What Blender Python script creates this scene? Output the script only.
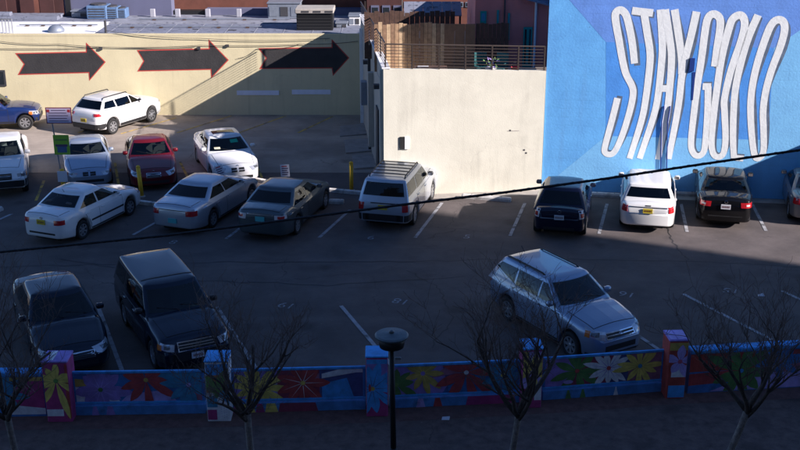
import bpy, bmesh, math, random
from mathutils import Vector, Matrix
from mathutils.bvhtree import BVHTree

for o in list(bpy.data.objects):
    bpy.data.objects.remove(o)
scene = bpy.context.scene
COL = scene.collection

# ------------------------------------------------------------------ camera
CAM_H = 12.3
PITCH = math.atan(387.0 / 1111.0)
cam_d = bpy.data.cameras.new('camera')
cam_d.sensor_width = 36.0
cam_d.lens = 50.0
cam_d.clip_end = 2000.0
cam = bpy.data.objects.new('camera', cam_d)
cam.location = (0, 0, CAM_H)
cam.rotation_euler = (math.pi / 2 - PITCH, 0, 0)
COL.objects.link(cam)
scene.camera = cam

# ------------------------------------------------------------------ sky and sun
SUN_DIR = Vector((-1.0, 0.45, -0.53)).normalized()      # the way the light travels
SUN_EL = math.asin(-SUN_DIR.z)
SUN_AZ = math.atan2(-SUN_DIR.x, -SUN_DIR.y)               # clockwise from +Y
world = bpy.data.worlds.new('World')
scene.world = world
world.use_nodes = True
wn = world.node_tree
wn.nodes.clear()
sky = wn.nodes.new('ShaderNodeTexSky')
sky.sky_type = 'NISHITA'
sky.sun_disc = False
sky.sun_elevation = SUN_EL
sky.sun_rotation = SUN_AZ
sky.altitude = 1500
sky.air_density = 1.0
sky.dust_density = 0.0
sky.ozone_density = 4.0
bg = wn.nodes.new('ShaderNodeBackground')
bg.inputs['Strength'].default_value = 0.063
wo = wn.nodes.new('ShaderNodeOutputWorld')
wn.links.new(sky.outputs[0], bg.inputs[0])
wn.links.new(bg.outputs[0], wo.inputs[0])

sun_d = bpy.data.lights.new('sun', 'SUN')
sun_d.energy = 5.0
sun_d.angle = math.radians(0.5)
sun_d.color = (1.0, 0.86, 0.69)
sun = bpy.data.objects.new('sun', sun_d)
sun.rotation_euler = SUN_DIR.to_track_quat('-Z', 'Y').to_euler()
sun.location = (60, -30, 60)
COL.objects.link(sun)

scene.view_settings.view_transform = 'Standard'
scene.view_settings.look = 'None'
scene.view_settings.gamma = 1.0
scene.view_settings.use_curve_mapping = False
scene.view_settings.exposure = 1.05
scene.view_settings.use_white_balance = True
scene.view_settings.white_balance_temperature = 5600
scene.view_settings.white_balance_tint = 17.0

# ------------------------------------------------------------------ surveying helpers
# readings taken on the photograph (800 x 450) are turned into metres on a known plane
CP, SP = math.cos(PITCH), math.sin(PITCH)
def ray(px, py):
    a, b, f = px - 400.0, py - 225.0, 1111.0
    return Vector((a, f * CP - b * SP, -f * SP - b * CP))
def G(px, py, z=0.0):
    r = ray(px, py)
    t = (z - CAM_H) / r.z
    return Vector((r.x * t, r.y * t, z))
def V(px, py, Y):
    r = ray(px, py)
    t = Y / r.y
    return Vector((r.x * t, Y, CAM_H + r.z * t))

class Frame:
    """a vertical wall plane from ground point A to ground point B; u along, z up"""
    def __init__(self, A, B):
        self.A = Vector((A.x, A.y, 0)); d = Vector((B.x - A.x, B.y - A.y, 0))
        self.L = d.length; self.d = d.normalized()
        self.n = Vector((self.d.y, -self.d.x, 0))          # towards the camera side
        self.ang = math.atan2(self.d.y, self.d.x)
    def uz(self, px, py):
        r = ray(px, py); c = Vector((0, 0, CAM_H))
        t = (self.A - c).dot(self.n) / r.dot(self.n)
        p = c + r * t
        return ((p - self.A).dot(self.d), p.z)

# ------------------------------------------------------------------ mesh building
class MB:
    def __init__(self):
        self.v = []; self.f = []
    def add(self, vs, fs):
        n = len(self.v)
        self.v += [tuple(p) for p in vs]
        self.f += [tuple(i + n for i in f) for f in fs]
        return self
    def box(self, x0, x1, y0, y1, z0, z1):
        vs = [(x0,y0,z0),(x1,y0,z0),(x1,y1,z0),(x0,y1,z0),(x0,y0,z1),(x1,y0,z1),(x1,y1,z1),(x0,y1,z1)]
        return self.add(vs, [(0,3,2,1),(4,5,6,7),(0,1,5,4),(1,2,6,5),(2,3,7,6),(3,0,4,7)])
    def bbox(self, x0, x1, y0, y1, z0, z1, b=0.02):
        """box with chamfered edges"""
        bm = bmesh.new()
        vs = [bm.verts.new(p) for p in [(x0,y0,z0),(x1,y0,z0),(x1,y1,z0),(x0,y1,z0),(x0,y0,z1),(x1,y0,z1),(x1,y1,z1),(x0,y1,z1)]]
        for f in [(0,3,2,1),(4,5,6,7),(0,1,5,4),(1,2,6,5),(2,3,7,6),(3,0,4,7)]:
            bm.faces.new([vs[i] for i in f])
        bmesh.ops.bevel(bm, geom=list(bm.edges), offset=b, segments=1, affect='EDGES')
        bm.verts.index_update()
        self.add([v.co.copy() for v in bm.verts], [[v.index for v in f.verts] for f in bm.faces])
        bm.free()
        return self
    def tube(self, p0, p1, r0, r1=None, n=8, caps=True):
        r1 = r0 if r1 is None else r1
        p0 = Vector(p0); p1 = Vector(p1)
        d = (p1 - p0)
        if d.length < 1e-6: return self
        d.normalize()
        a = d.orthogonal().normalized(); b = d.cross(a)
        vs = []
        for p, r in ((p0, r0), (p1, r1)):
            for k in range(n):
                t = 2 * math.pi * k / n
                vs.append(p + a * (r * math.cos(t)) + b * (r * math.sin(t)))
        fs = [(k, (k + 1) % n, n + (k + 1) % n, n + k) for k in range(n)]
        if caps: fs += [tuple(range(n - 1, -1, -1)), tuple(range(n, 2 * n))]
        return self.add(vs, fs)
    def path(self, pts, rs, n=6):
        pts = [Vector(p) for p in pts]
        if not hasattr(rs, '__len__'): rs = [rs] * len(pts)
        rings = []
        a = None
        vs = []
        for i, p in enumerate(pts):
            d = (pts[min(i + 1, len(pts) - 1)] - pts[max(i - 1, 0)])
            d = d.normalized() if d.length > 1e-9 else Vector((0, 0, 1))
            if a is None: a = d.orthogonal().normalized()
            else:
                a = a - d * a.dot(d)
                a = a.normalized() if a.length > 1e-6 else d.orthogonal().normalized()
            b = d.cross(a)
            for k in range(n):
                t = 2 * math.pi * k / n
                vs.append(p + (a * math.cos(t) + b * math.sin(t)) * rs[i])
        fs = []
        for i in range(len(pts) - 1):
            for k in range(n):
                fs.append((i*n + k, i*n + (k+1) % n, (i+1)*n + (k+1) % n, (i+1)*n + k))
        m = (len(pts) - 1) * n
        fs += [tuple(range(n - 1, -1, -1)), tuple(range(m, m + n))]
        return self.add(vs, fs)
    def lathe(self, prof, n=24, axis='z', c=(0,0,0)):
        vs = []; fs = []
        for r, h in prof:
            for k in range(n):
                t = 2 * math.pi * k / n
                if axis == 'z': q = (r*math.cos(t), r*math.sin(t), h)
                else: q = (r*math.cos(t), h, r*math.sin(t))
                vs.append((q[0]+c[0], q[1]+c[1], q[2]+c[2]))
        for i in range(len(prof) - 1):
            for k in range(n):
                fs.append((i*n+k, i*n+(k+1)%n, (i+1)*n+(k+1)%n, (i+1)*n+k))
        m = (len(prof) - 1) * n
        fs += [tuple(range(n-1,-1,-1)), tuple(range(m, m+n))]
        return self.add(vs, fs)
    def prism(self, pts, h0, h1):
        """polygon pts (x,y) extruded from z=h0 to z=h1"""
        n = len(pts)
        vs = [(p[0], p[1], h0) for p in pts] + [(p[0], p[1], h1) for p in pts]
        fs = [tuple(range(n-1,-1,-1)), tuple(range(n, 2*n))] + [(k,(k+1)%n,n+(k+1)%n,n+k) for k in range(n)]
        return self.add(vs, fs)
    def build(self, name, mat, parent=None, smooth=False, loc=None):
        me = bpy.data.meshes.new(name)
        me.from_pydata(self.v, [], self.f)
        me.materials.append(mat)
        if smooth:
            me.polygons.foreach_set('use_smooth', [True] * len(me.polygons))
        me.update()
        o = bpy.data.objects.new(name, me)
        COL.objects.link(o)
        if parent is not None: o.parent = parent
        if loc is not None: o.location = loc
        return o

def fix_normals(o):
    bm = bmesh.new(); bm.from_mesh(o.data)
    bmesh.ops.recalc_face_normals(bm, faces=bm.faces)
    bm.to_mesh(o.data); bm.free()
    return o
def tag(o, label=None, cat=None, group=None, kind=None):
    if label: o['label'] = label
    if cat: o['category'] = cat
    if group: o['group'] = group
    if kind: o['kind'] = kind
    return o
def empty(name, loc=(0,0,0), rz=0.0, label=None, cat=None, group=None):
    o = bpy.data.objects.new(name, None)
    o.empty_display_size = 0.2
    o.location = loc; o.rotation_euler = (0, 0, rz)
    COL.objects.link(o)
    return tag(o, label, cat, group)
def share(src, parent=None, loc=None):
    c = src.copy(); COL.objects.link(c)
    if parent is not None: c.parent = parent
    if loc is not None: c.location = loc
    return c

# ------------------------------------------------------------------ materials
def material(name, color, rough=0.6, metal=0.0, var=0.0, vscale=3.0, bump=0.0, bscale=30.0, coat=0.0,
             dark=None, dscale=0.6, dthr=(0.52, 0.72), spec=0.5, var2=None):
    m = bpy.data.materials.new(name); m.use_nodes = True
    nt = m.node_tree; b = nt.nodes['Principled BSDF']
    b.inputs['Base Color'].default_value = (*color, 1)
    b.inputs['Roughness'].default_value = rough
    b.inputs['Metallic'].default_value = metal
    b.inputs['Specular IOR Level'].default_value = spec
    if coat:
        b.inputs['Coat Weight'].default_value = coat
        b.inputs['Coat Roughness'].default_value = 0.03
    if var or bump or dark:
        tc = nt.nodes.new('ShaderNodeTexCoord')
        out = None
        if var:
            n1 = nt.nodes.new('ShaderNodeTexNoise'); n1.inputs['Scale'].default_value = vscale
            n1.inputs['Detail'].default_value = 8; n1.inputs['Roughness'].default_value = 0.65
            nt.links.new(tc.outputs['Object'], n1.inputs['Vector'])
            r = nt.nodes.new('ShaderNodeValToRGB')
            r.color_ramp.elements[0].position = 0.3; r.color_ramp.elements[1].position = 0.7
            lo = tuple(max(0, c * (1 - var)) for c in color)
            hi = tuple(min(1, c * (1 + var)) for c in (var2 or color))
            r.color_ramp.elements[0].color = (*lo, 1); r.color_ramp.elements[1].color = (*hi, 1)
            nt.links.new(n1.outputs['Fac'], r.inputs[0])
            out = r.outputs[0]
        if dark:
            n2 = nt.nodes.new('ShaderNodeTexNoise'); n2.inputs['Scale'].default_value = dscale
            n2.inputs['Detail'].default_value = 6; n2.inputs['Roughness'].default_value = 0.6
            nt.links.new(tc.outputs['Object'], n2.inputs['Vector'])
            r2 = nt.nodes.new('ShaderNodeValToRGB')
            r2.color_ramp.elements[0].position = dthr[0]; r2.color_ramp.elements[1].position = dthr[1]
            nt.links.new(n2.outputs['Fac'], r2.inputs[0])
            mx = nt.nodes.new('ShaderNodeMixRGB')
            nt.links.new(r2.outputs[0], mx.inputs[0])
            if out is not None: nt.links.new(out, mx.inputs[1])
            else: mx.inputs[1].default_value = (*color, 1)
            mx.inputs[2].default_value = (*dark, 1)
            out = mx.outputs[0]
        if out is not None: nt.links.new(out, b.inputs['Base Color'])
        if bump:
            n3 = nt.nodes.new('ShaderNodeTexNoise'); n3.inputs['Scale'].default_value = bscale
            n3.inputs['Detail'].default_value = 5
            nt.links.new(tc.outputs['Object'], n3.inputs['Vector'])
            bp = nt.nodes.new('ShaderNodeBump'); bp.inputs['Strength'].default_value = bump
            bp.inputs['Distance'].default_value = 0.03
            nt.links.new(n3.outputs['Fac'], bp.inputs['Height'])
            nt.links.new(bp.outputs[0], b.inputs['Normal'])
    return m

M = {}
def mk(name, *a, **k):
    M[name] = material(name, *a, **k); return M[name]
mk('asphalt', (0.106,0.088,0.082), 0.9, var=0.28, vscale=0.9, bump=0.5, bscale=55, dark=(0.068,0.058,0.055), dscale=0.35)
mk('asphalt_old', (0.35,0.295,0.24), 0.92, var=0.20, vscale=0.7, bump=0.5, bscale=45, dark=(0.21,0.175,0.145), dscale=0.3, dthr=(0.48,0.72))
mk('asphalt_lane', (0.052,0.05,0.05), 0.85, var=0.3, vscale=2.5, bump=0.4, bscale=60)
mk('street', (0.04,0.039,0.04), 0.9, var=0.25, vscale=1.2, bump=0.4, bscale=60)
mk('brick_pave', (0.14,0.095,0.08), 0.9, var=0.4, vscale=4.0, bump=0.4, bscale=25, dark=(0.11,0.085,0.075), dscale=0.8)
mk('earth', (0.16,0.13,0.10), 0.95, var=0.25, vscale=0.3)
mk('concrete', (0.36,0.33,0.29), 0.9, var=0.2, vscale=2.5, bump=0.3, bscale=30, dark=(0.22,0.2,0.18), dscale=1.2)
mk('concrete_dark', (0.30,0.275,0.25), 0.9, var=0.25, vscale=2.0, bump=0.3, bscale=30)
mk('stop_white', (0.62,0.60,0.56), 0.85, var=0.2, vscale=6, dark=(0.35,0.33,0.3), dscale=2.5)
mk('line_white', (0.36,0.36,0.37), 0.85, var=0.3, vscale=7, dark=(0.12,0.12,0.12), dscale=3.5, dthr=(0.5,0.62))
mk('line_yellow', (0.58,0.40,0.07), 0.85, var=0.3, vscale=7, dark=(0.16,0.13,0.09), dscale=2.2, dthr=(0.45,0.6))
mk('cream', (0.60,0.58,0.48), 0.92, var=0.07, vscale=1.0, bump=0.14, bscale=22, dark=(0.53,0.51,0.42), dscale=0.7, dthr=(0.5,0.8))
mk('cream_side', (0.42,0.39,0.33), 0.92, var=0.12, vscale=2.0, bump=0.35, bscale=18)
mk('sand_block', (0.66,0.585,0.365), 0.92, var=0.07, vscale=1.0, bump=0.15, bscale=14, dark=(0.60,0.53,0.335), dscale=0.5)
mk('blue_mid', (0.165,0.475,0.95), 0.85, var=0.12, vscale=1.3, bump=0.2, bscale=13)
mk('blue_center', (0.10,0.345,0.90), 0.85, var=0.14, vscale=1.5, bump=0.2, bscale=13)
mk('blue_light', (0.24,0.57,0.97), 0.85, var=0.10, vscale=1.3, bump=0.2, bscale=13)
mk('blue_violet', (0.16,0.33,0.82), 0.85, var=0.15, vscale=1.3, bump=0.2, bscale=13)
mk('blue_dark', (0.01,0.04,0.24), 0.6)
mk('letter_white', (0.90,0.93,0.92), 0.85, var=0.05, vscale=3, bump=0.2, bscale=10, dark=(0.74,0.78,0.80), dscale=2.2, dthr=(0.58,0.75))
mk('letter_grey', (0.13,0.17,0.24), 0.85, var=0.25, vscale=3, bump=0.25, bscale=10)
mk('arrow_grey', (0.035,0.033,0.034), 0.85, var=0.25, vscale=1.6, bump=0.3, bscale=14)
mk('arrow_red', (0.52,0.06,0.045), 0.8)
mk('patch_white', (0.78,0.78,0.86), 0.85, var=0.06)
mk('stub_grey', (0.36,0.36,0.40), 0.8)
mk('roof_white', (0.78,0.78,0.78), 0.75, var=0.08, vscale=0.8, dark=(0.45,0.45,0.46), dscale=0.9, dthr=(0.6,0.72))
mk('roof_light', (0.25,0.26,0.30), 0.75, var=0.2, vscale=1.2, dark=(0.13,0.135,0.17), dscale=3.2, dthr=(0.54,0.66))  # arrow roof, rear band: shade put into a paler grey-blue
mk('roof_grey', (0.19,0.205,0.26), 0.75, var=0.14, vscale=1.5, dark=(0.07,0.075,0.10), dscale=4.0, dthr=(0.55,0.64))  # on the arrow roof this grey-blue stands in for shade
mk('lilac', (0.12,0.125,0.20), 0.9, var=0.08, vscale=0.6)  # far wall tone darkened to stand in for its shade
mk('brick_brown', (0.15,0.055,0.036), 0.92, var=0.25, vscale=1.2)
mk('brick_dark', (0.06,0.022,0.02), 0.92, var=0.35, vscale=0.7)
mk('pink', (0.70,0.23,0.19), 0.92, var=0.08, vscale=1.5, bump=0.3, bscale=20)
mk('teal', (0.015,0.30,0.25), 0.6)
mk('teal_dim', (0.03,0.13,0.13), 0.7)
mk('tar', (0.030,0.028,0.028), 0.7)
mk('wood_light', (0.27,0.17,0.095), 0.85, var=0.4, vscale=7)
mk('wood_dark', (0.09,0.05,0.035), 0.9, var=0.4, vscale=7)
mk('wood_tan', (0.26,0.15,0.085), 0.85, var=0.2, vscale=4)
mk('rail', (0.06,0.045,0.038), 0.6, 0.3)
mk('steel', (0.35,0.36,0.38), 0.45, 0.7)
mk('duct', (0.25,0.28,0.33), 0.5, 0.4, var=0.15, vscale=4)
mk('unit_blue', (0.10,0.17,0.30), 0.6, var=0.2, vscale=5)
mk('black', (0.012,0.012,0.013), 0.55)
mk('dark_grey', (0.05,0.05,0.055), 0.6)
mk('cable', (0.010,0.010,0.014), 0.42)
mk('bollard_yellow', (0.80,0.46,0.02), 0.6, var=0.2, vscale=8)
mk('sign_white', (0.70,0.69,0.72), 0.5)
mk('sign_purple', (0.72,0.62,0.78), 0.5)
mk('sign_edge', (0.25,0.03,0.05), 0.5)
mk('sign_green', (0.30,0.55,0.05), 0.5)
mk('sign_ink', (0.10,0.07,0.14), 0.6)
mk('sign_red', (0.55,0.04,0.05), 0.6)
mk('bark', (0.085,0.065,0.055), 0.95, var=0.45, vscale=9, bump=0.8, bscale=35)
mk('bark_pale', (0.24,0.20,0.175), 0.95, var=0.5, vscale=9, bump=0.8, bscale=35)
mk('twig', (0.13,0.09,0.075), 0.95)
mk('lamp_metal', (0.02,0.02,0.023), 0.5, 0.2)
mk('lamp_cap', (0.13,0.15,0.16), 0.5, 0.3, var=0.2, vscale=9)
mk('facade', (0.20,0.19,0.19), 0.9, var=0.1, vscale=0.5)
mk('glass_wall', (0.02,0.025,0.03), 0.08)
# mural paints of the low street wall
for nm, c in dict(m_sky=(0.03,0.26,0.66), m_blue=(0.03,0.14,0.40), m_kerb=(0.045,0.19,0.46), m_navy=(0.06,0.07,0.22), m_purple=(0.24,0.15,0.46), m_lilac=(0.36,0.26,0.58),
                  m_red=(0.38,0.035,0.035), m_brick=(0.36,0.035,0.02), m_magenta=(0.34,0.02,0.15), m_yellow=(0.62,0.44,0.02), m_gold=(0.42,0.29,0.02), m_green=(0.07,0.18,0.03), m_leaf=(0.11,0.23,0.03),
                  m_orange=(0.42,0.14,0.01), m_white=(0.55,0.54,0.66), m_pink=(0.42,0.06,0.12), m_teal=(0.03,0.2,0.35), m_maroon=(0.24,0.03,0.07), m_rose=(0.30,0.10,0.17)).items():
    lum = 0.25*c[0]+0.6*c[1]+0.15*c[2]
    c = tuple(min(0.8, (q*0.80 + lum*0.20)*1.42) for q in c)
    mk(nm, c, 0.75, var=0.28, vscale=3.5, bump=0.25, bscale=18, dark=tuple(q*0.55+0.02 for q in c), dscale=2.6, dthr=(0.56,0.72))
# vehicles
def paint(name, c, metal=0.0, rough=0.35, spec=0.5):
    return mk(name, c, rough, metal, coat=0.8, var=0.03, vscale=2, spec=spec)
paint('car_white', (0.74,0.74,0.73))
paint('car_pearl', (0.72,0.72,0.70))
paint('car_silver', (0.46,0.50,0.56), 0.55, 0.34)
paint('car_silver_blue', (0.34,0.40,0.50), 0.5, 0.36)
paint('car_greygreen', (0.085,0.105,0.115), 0.55, 0.34)
paint('car_red', (0.13,0.006,0.012), 0.2, 0.35, 0.3)
paint('car_navy', (0.004,0.006,0.024), 0.1, 0.4, 0.1)
paint('car_black', (0.003,0.003,0.004), 0.0, 0.5, 0.05)
paint('car_slate', (0.006,0.010,0.024), 0.15, 0.4, 0.1)
paint('car_dark', (0.003,0.008,0.024), 0.1, 0.4, 0.1)
paint('car_crv', (0.30,0.36,0.47), 0.55, 0.35)
paint('car_grey', (0.16,0.165,0.17), 0.5, 0.38)
paint('car_blue', (0.012,0.03,0.13), 0.3, 0.35)
def glass(name, tint):
    m = bpy.data.materials.new(name); m.use_nodes = True; nt = m.node_tree; nt.nodes.clear()
    out = nt.nodes.new('ShaderNodeOutputMaterial'); mx = nt.nodes.new('ShaderNodeMixShader')
    tr = nt.nodes.new('ShaderNodeBsdfTransparent'); tr.inputs[0].default_value = (*tint, 1)
    gl = nt.nodes.new('ShaderNodeBsdfGlossy'); gl.inputs['Roughness'].default_value = 0.015; gl.inputs[0].default_value = (0.9,0.93,0.95,1)
    fr = nt.nodes.new('ShaderNodeFresnel'); fr.inputs[0].default_value = 1.52
    nt.links.new(fr.outputs[0], mx.inputs[0]); nt.links.new(tr.outputs[0], mx.inputs[1]); nt.links.new(gl.outputs[0], mx.inputs[2]); nt.links.new(mx.outputs[0], out.inputs[0])
    M[name] = m; return m
glass('auto_glass', (0.06,0.07,0.07))
glass('auto_glass_clear', (0.55,0.62,0.60))
glass('auto_glass_mid', (0.28,0.33,0.33))
mk('cabin_dark', (0.028,0.028,0.03), 0.8)
mk('seat_grey', (0.075,0.073,0.075), 0.85)
mk('seat_tan', (0.26,0.20,0.14), 0.8)
mk('tyre', (0.014,0.014,0.014), 0.85)
mk('alloy', (0.45,0.46,0.48), 0.35, 0.8)
mk('well', (0.006,0.006,0.006), 0.95)
mk('trim', (0.016,0.016,0.017), 0.5)
mk('chrome', (0.65,0.66,0.68), 0.15, 1.0)
mk('headlamp', (0.50,0.52,0.55), 0.08, 0.35, coat=1.0)
mk('lamp_inner', (0.16,0.17,0.18), 0.1, 0.5, coat=1.0)
mk('lamp_amber', (0.55,0.16,0.02), 0.15, coat=1.0)
mk('taillamp', (0.42,0.012,0.016), 0.15, coat=1.0)
mk('taillamp_clear', (0.6,0.55,0.55), 0.15, coat=1.0)
mk('plate_yellow', (0.62,0.48,0.03), 0.5)
mk('plate_teal', (0.10,0.42,0.44), 0.5)
mk('plate_white', (0.62,0.62,0.64), 0.5)
mk('plate_ink', (0.15,0.03,0.02), 0.5)
mk('paper_green', (0.03,0.40,0.22), 0.6)
mk('paper', (0.7,0.7,0.5), 0.6)

def wear(name, kind):
    """cracks and oil spots on asphalt; drip streaks on walls; block courses on painted masonry"""
    nt = M[name].node_tree; b = nt.nodes['Principled BSDF']
    src = b.inputs['Base Color'].links[0].from_socket
    tc = nt.nodes.new('ShaderNodeTexCoord')
    def noise(scale, detail=6, vec=None, rough=0.6):
        n = nt.nodes.new('ShaderNodeTexNoise'); n.inputs['Scale'].default_value = scale; n.inputs['Detail'].default_value = detail; n.inputs['Roughness'].default_value = rough
        nt.links.new(vec or tc.outputs['Object'], n.inputs['Vector']); return n
    def ramp(sock, p0, p1, c0=0.0, c1=1.0):
        r = nt.nodes.new('ShaderNodeMapRange'); r.inputs['From Min'].default_value = p0; r.inputs['From Max'].default_value = p1
        r.inputs['To Min'].default_value = c0; r.inputs['To Max'].default_value = c1; nt.links.new(sock, r.inputs['Value']); return r.outputs[0]
    def mul(a, bb):
        m = nt.nodes.new('ShaderNodeMath'); m.operation = 'MULTIPLY'; nt.links.new(a, m.inputs[0])
        if isinstance(bb, float): m.inputs[1].default_value = bb
        else: nt.links.new(bb, m.inputs[1])
        return m.outputs[0]
    def mixc(fac, a, col):
        m = nt.nodes.new('ShaderNodeMixRGB'); nt.links.new(fac, m.inputs[0]); nt.links.new(a, m.inputs[1]); m.inputs[2].default_value = (*col, 1); return m.outputs[0]
    def scaled(v, sock=None):
        mp = nt.nodes.new('ShaderNodeMapping'); mp.inputs['Scale'].default_value = v; nt.links.new(sock or tc.outputs['Object'], mp.inputs['Vector']); return mp.outputs[0]
    if kind == 'asphalt':
        base = b.inputs['Base Color'].default_value[:3]
        n = noise(1.3, 4)
        ad = nt.nodes.new('ShaderNodeVectorMath'); ad.operation = 'MULTIPLY_ADD'; ad.inputs[1].default_value = (0.9,0.9,0.0)
        nt.links.new(n.outputs['Color'], ad.inputs[0]); nt.links.new(tc.outputs['Object'], ad.inputs[2])
        v = nt.nodes.new('ShaderNodeTexVoronoi'); v.feature = 'DISTANCE_TO_EDGE'; v.inputs['Scale'].default_value = 0.34
        nt.links.new(ad.outputs[0], v.inputs['Vector'])
        crack = mul(ramp(v.outputs['Distance'], 0.006, 0.0), ramp(noise(0.22, 3).outputs['Fac'], 0.5, 0.62))
        c = mixc(crack, src, tuple(q*0.35 for q in base))
        v2 = nt.nodes.new('ShaderNodeTexVoronoi'); v2.inputs['Scale'].default_value = 0.55; nt.links.new(tc.outputs['Object'], v2.inputs['Vector'])
        n2 = noise(3.0, 5)
        sm = nt.nodes.new('ShaderNodeMath'); sm.operation = 'MULTIPLY_ADD'; sm.inputs[1].default_value = 0.28
        nt.links.new(n2.outputs['Fac'], sm.inputs[0]); nt.links.new(v2.outputs['Distance'], sm.inputs[2])
        spot = ramp(sm.outputs[0], 0.36, 0.20, 0.0, 0.75)
        c = mixc(spot, c, tuple(q*0.45 for q in base))
        # tyre-polished lanes and pale dust
        c = mixc(ramp(noise(1.0, 4, scaled((0.12,0.9,1.0))).outputs['Fac'], 0.55, 0.75, 0.0, 0.35), c, tuple(min(1,q*1.7) for q in base))
        sp = nt.nodes.new('ShaderNodeTexVoronoi'); sp.inputs['Scale'].default_value = 2.3; nt.links.new(tc.outputs['Object'], sp.inputs['Vector'])
        c = mixc(ramp(sp.outputs['Distance'], 0.045, 0.03, 0.0, 0.6), c, tuple(min(1,q*2.4) for q in base))
    elif kind == 'stucco':
        base = b.inputs['Base Color'].default_value[:3]
        st = noise(1.0, 5, scaled((3.2,3.2,0.22)))
        c = mixc(mul(ramp(st.outputs['Fac'], 0.52, 0.72), ramp(noise(0.35, 3).outputs['Fac'], 0.4, 0.65, 0.1, 0.55)), src, tuple(q*0.66 for q in base))
        c = mixc(ramp(noise(0.9, 3).outputs['Fac'], 0.60, 0.64, 0.0, 0.22), c, tuple(min(1,q*1.12) for q in base))
        v = nt.nodes.new('ShaderNodeTexVoronoi'); v.feature = 'DISTANCE_TO_EDGE'; v.inputs['Scale'].default_value = 0.45
        n = noise(2.0, 4); ad = nt.nodes.new('ShaderNodeVectorMath'); ad.operation = 'MULTIPLY_ADD'; ad.inputs[1].default_value = (0.5,0.5,0.5)
        nt.links.new(n.outputs['Color'], ad.inputs[0]); nt.links.new(tc.outputs['Object'], ad.inputs[2]); nt.links.new(ad.outputs[0], v.inputs['Vector'])
        c = mixc(mul(ramp(v.outputs['Distance'], 0.006, 0.0), ramp(noise(0.5, 2).outputs['Fac'], 0.5, 0.6, 0.0, 0.22)), c, tuple(q*0.5 for q in base))
    elif kind == 'masonry':
        base = b.inputs['Base Color'].default_value[:3]
        sx = nt.nodes.new('ShaderNodeSeparateXYZ'); nt.links.new(tc.outputs['Object'], sx.inputs[0])
        cx = nt.nodes.new('ShaderNodeCombineXYZ'); nt.links.new(sx.outputs['X'], cx.inputs['X']); nt.links.new(sx.outputs['Z'], cx.inputs['Y'])
        br = nt.nodes.new('ShaderNodeTexBrick'); br.inputs['Scale'].default_value = 1.0; br.inputs['Brick Width'].default_value = 0.62; br.inputs['Row Height'].default_value = 0.31; br.inputs['Mortar Size'].default_value = 0.012
        br.inputs['Mortar Smooth'].default_value = 0.6
        br.inputs['Color1'].default_value = (0.1,0.1,0.1,1); br.inputs['Color2'].default_value = (0.5,0.5,0.5,1); br.inputs['Mortar'].default_value = (1,1,1,1)
        nt.links.new(cx.outputs[0], br.inputs['Vector'])
        worn = ramp(noise(0.8, 4).outputs['Fac'], 0.42, 0.62, 0.05, 1.0)
        c = mixc(mul(mul(br.outputs['Fac'], worn), 0.28), src, tuple(q*0.55 for q in base))
        pit = nt.nodes.new('ShaderNodeTexVoronoi'); pit.inputs['Scale'].default_value = 3.2; nt.links.new(tc.outputs['Object'], pit.inputs['Vector'])
        pm = mul(ramp(pit.outputs['Distance'], 0.10, 0.04), ramp(noise(0.9, 4).outputs['Fac'], 0.52, 0.60))
        c = mixc(mul(pm, 0.7), c, tuple(q*0.45 for q in base))
        st = noise(1.0, 5, scaled((2.4,2.4,0.16)))
        c = mixc(ramp(st.outputs['Fac'], 0.55, 0.75, 0.0, 0.35), c, tuple(min(1, q*0.72+0.05) for q in base))
    nt.links.new(c, b.inputs['Base Color'])
for nm in ('asphalt', 'asphalt_old', 'street', 'brick_pave'): wear(nm, 'asphalt')
for nm in ('cream', 'sand_block', 'cream_side', 'facade'): wear(nm, 'stucco')
for nm in ('blue_mid', 'blue_center', 'blue_light', 'blue_violet'): wear(nm, 'masonry')

# ================================================================== THE SETTING
def sheet(name, pts, z, mat):
    m = MB(); m.add([(p[0], p[1], z) for p in pts], [tuple(range(len(pts)))])
    return fix_normals(m.build(name, mat))
tag(sheet('ground', [(-500,-300),(500,-300),(500,700),(-500,700)], -0.03, M['earth']), kind='structure')
tag(sheet('street', [(-80,1.5),(80,1.5),(80,20.2),(-80,20.2)], -0.012, M['street']), kind='structure')
wall_px = [(-40,417),(75,415.5),(206,413.5),(366,409.5),(542,400.5),(660,392),(800,385.5)]
wl = [G(*p) for p in wall_px]
ext = wl[-1] + (wl[-1] - wl[-2]) * 2.0
extl = wl[0] + (wl[0] - wl[1]) * 3.0
line = [extl] + wl + [ext]
pave = [(p.x, p.y + 0.1) for p in line] + [(ext.x, 18.4), (extl.x, 18.4)]
tag(sheet('pavement', pave, -0.004, M['brick_pave']), kind='structure')
mk('brick_red', (0.15,0.080,0.066), 0.9, var=0.35, vscale=5, bump=0.4, bscale=25, dark=(0.11,0.075,0.065), dscale=1.5)
tag(sheet('brick_strip', [(p.x, p.y + 0.05) for p in line] + [(p.x, p.y - 0.62) for p in line[::-1]], 0.0, M['brick_red']), kind='structure')
lot = [(p.x, p.y + 0.1) for p in line] + [(40, 30), (40, 41.5), (-45, 41.5), (-45, 25)]
tag(sheet('parking_lot', lot, 0.0, M['asphalt']), kind='structure')
tag(sheet('back_parking_lot', [(-45,41.5),(-1.0,41.5),(-1.0,39.6),(-0.2,38.8),(0.6,38.8),(0.6,56),(-45,56)], 0.004, M['asphalt_old']), kind='structure')
# strip of pale concrete at the foot of the painted walls
st = [G(380,196.5), G(541,190), G(800,200)]
st.append(st[2] + (st[2]-st[1])*0.6)
fr = [(p.x, p.y - 0.55) for p in st]
tag(sheet('concrete_apron', [(p.x, p.y + 0.05) for p in st] + fr[::-1], 0.006, M['concrete']), kind='structure')

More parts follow.
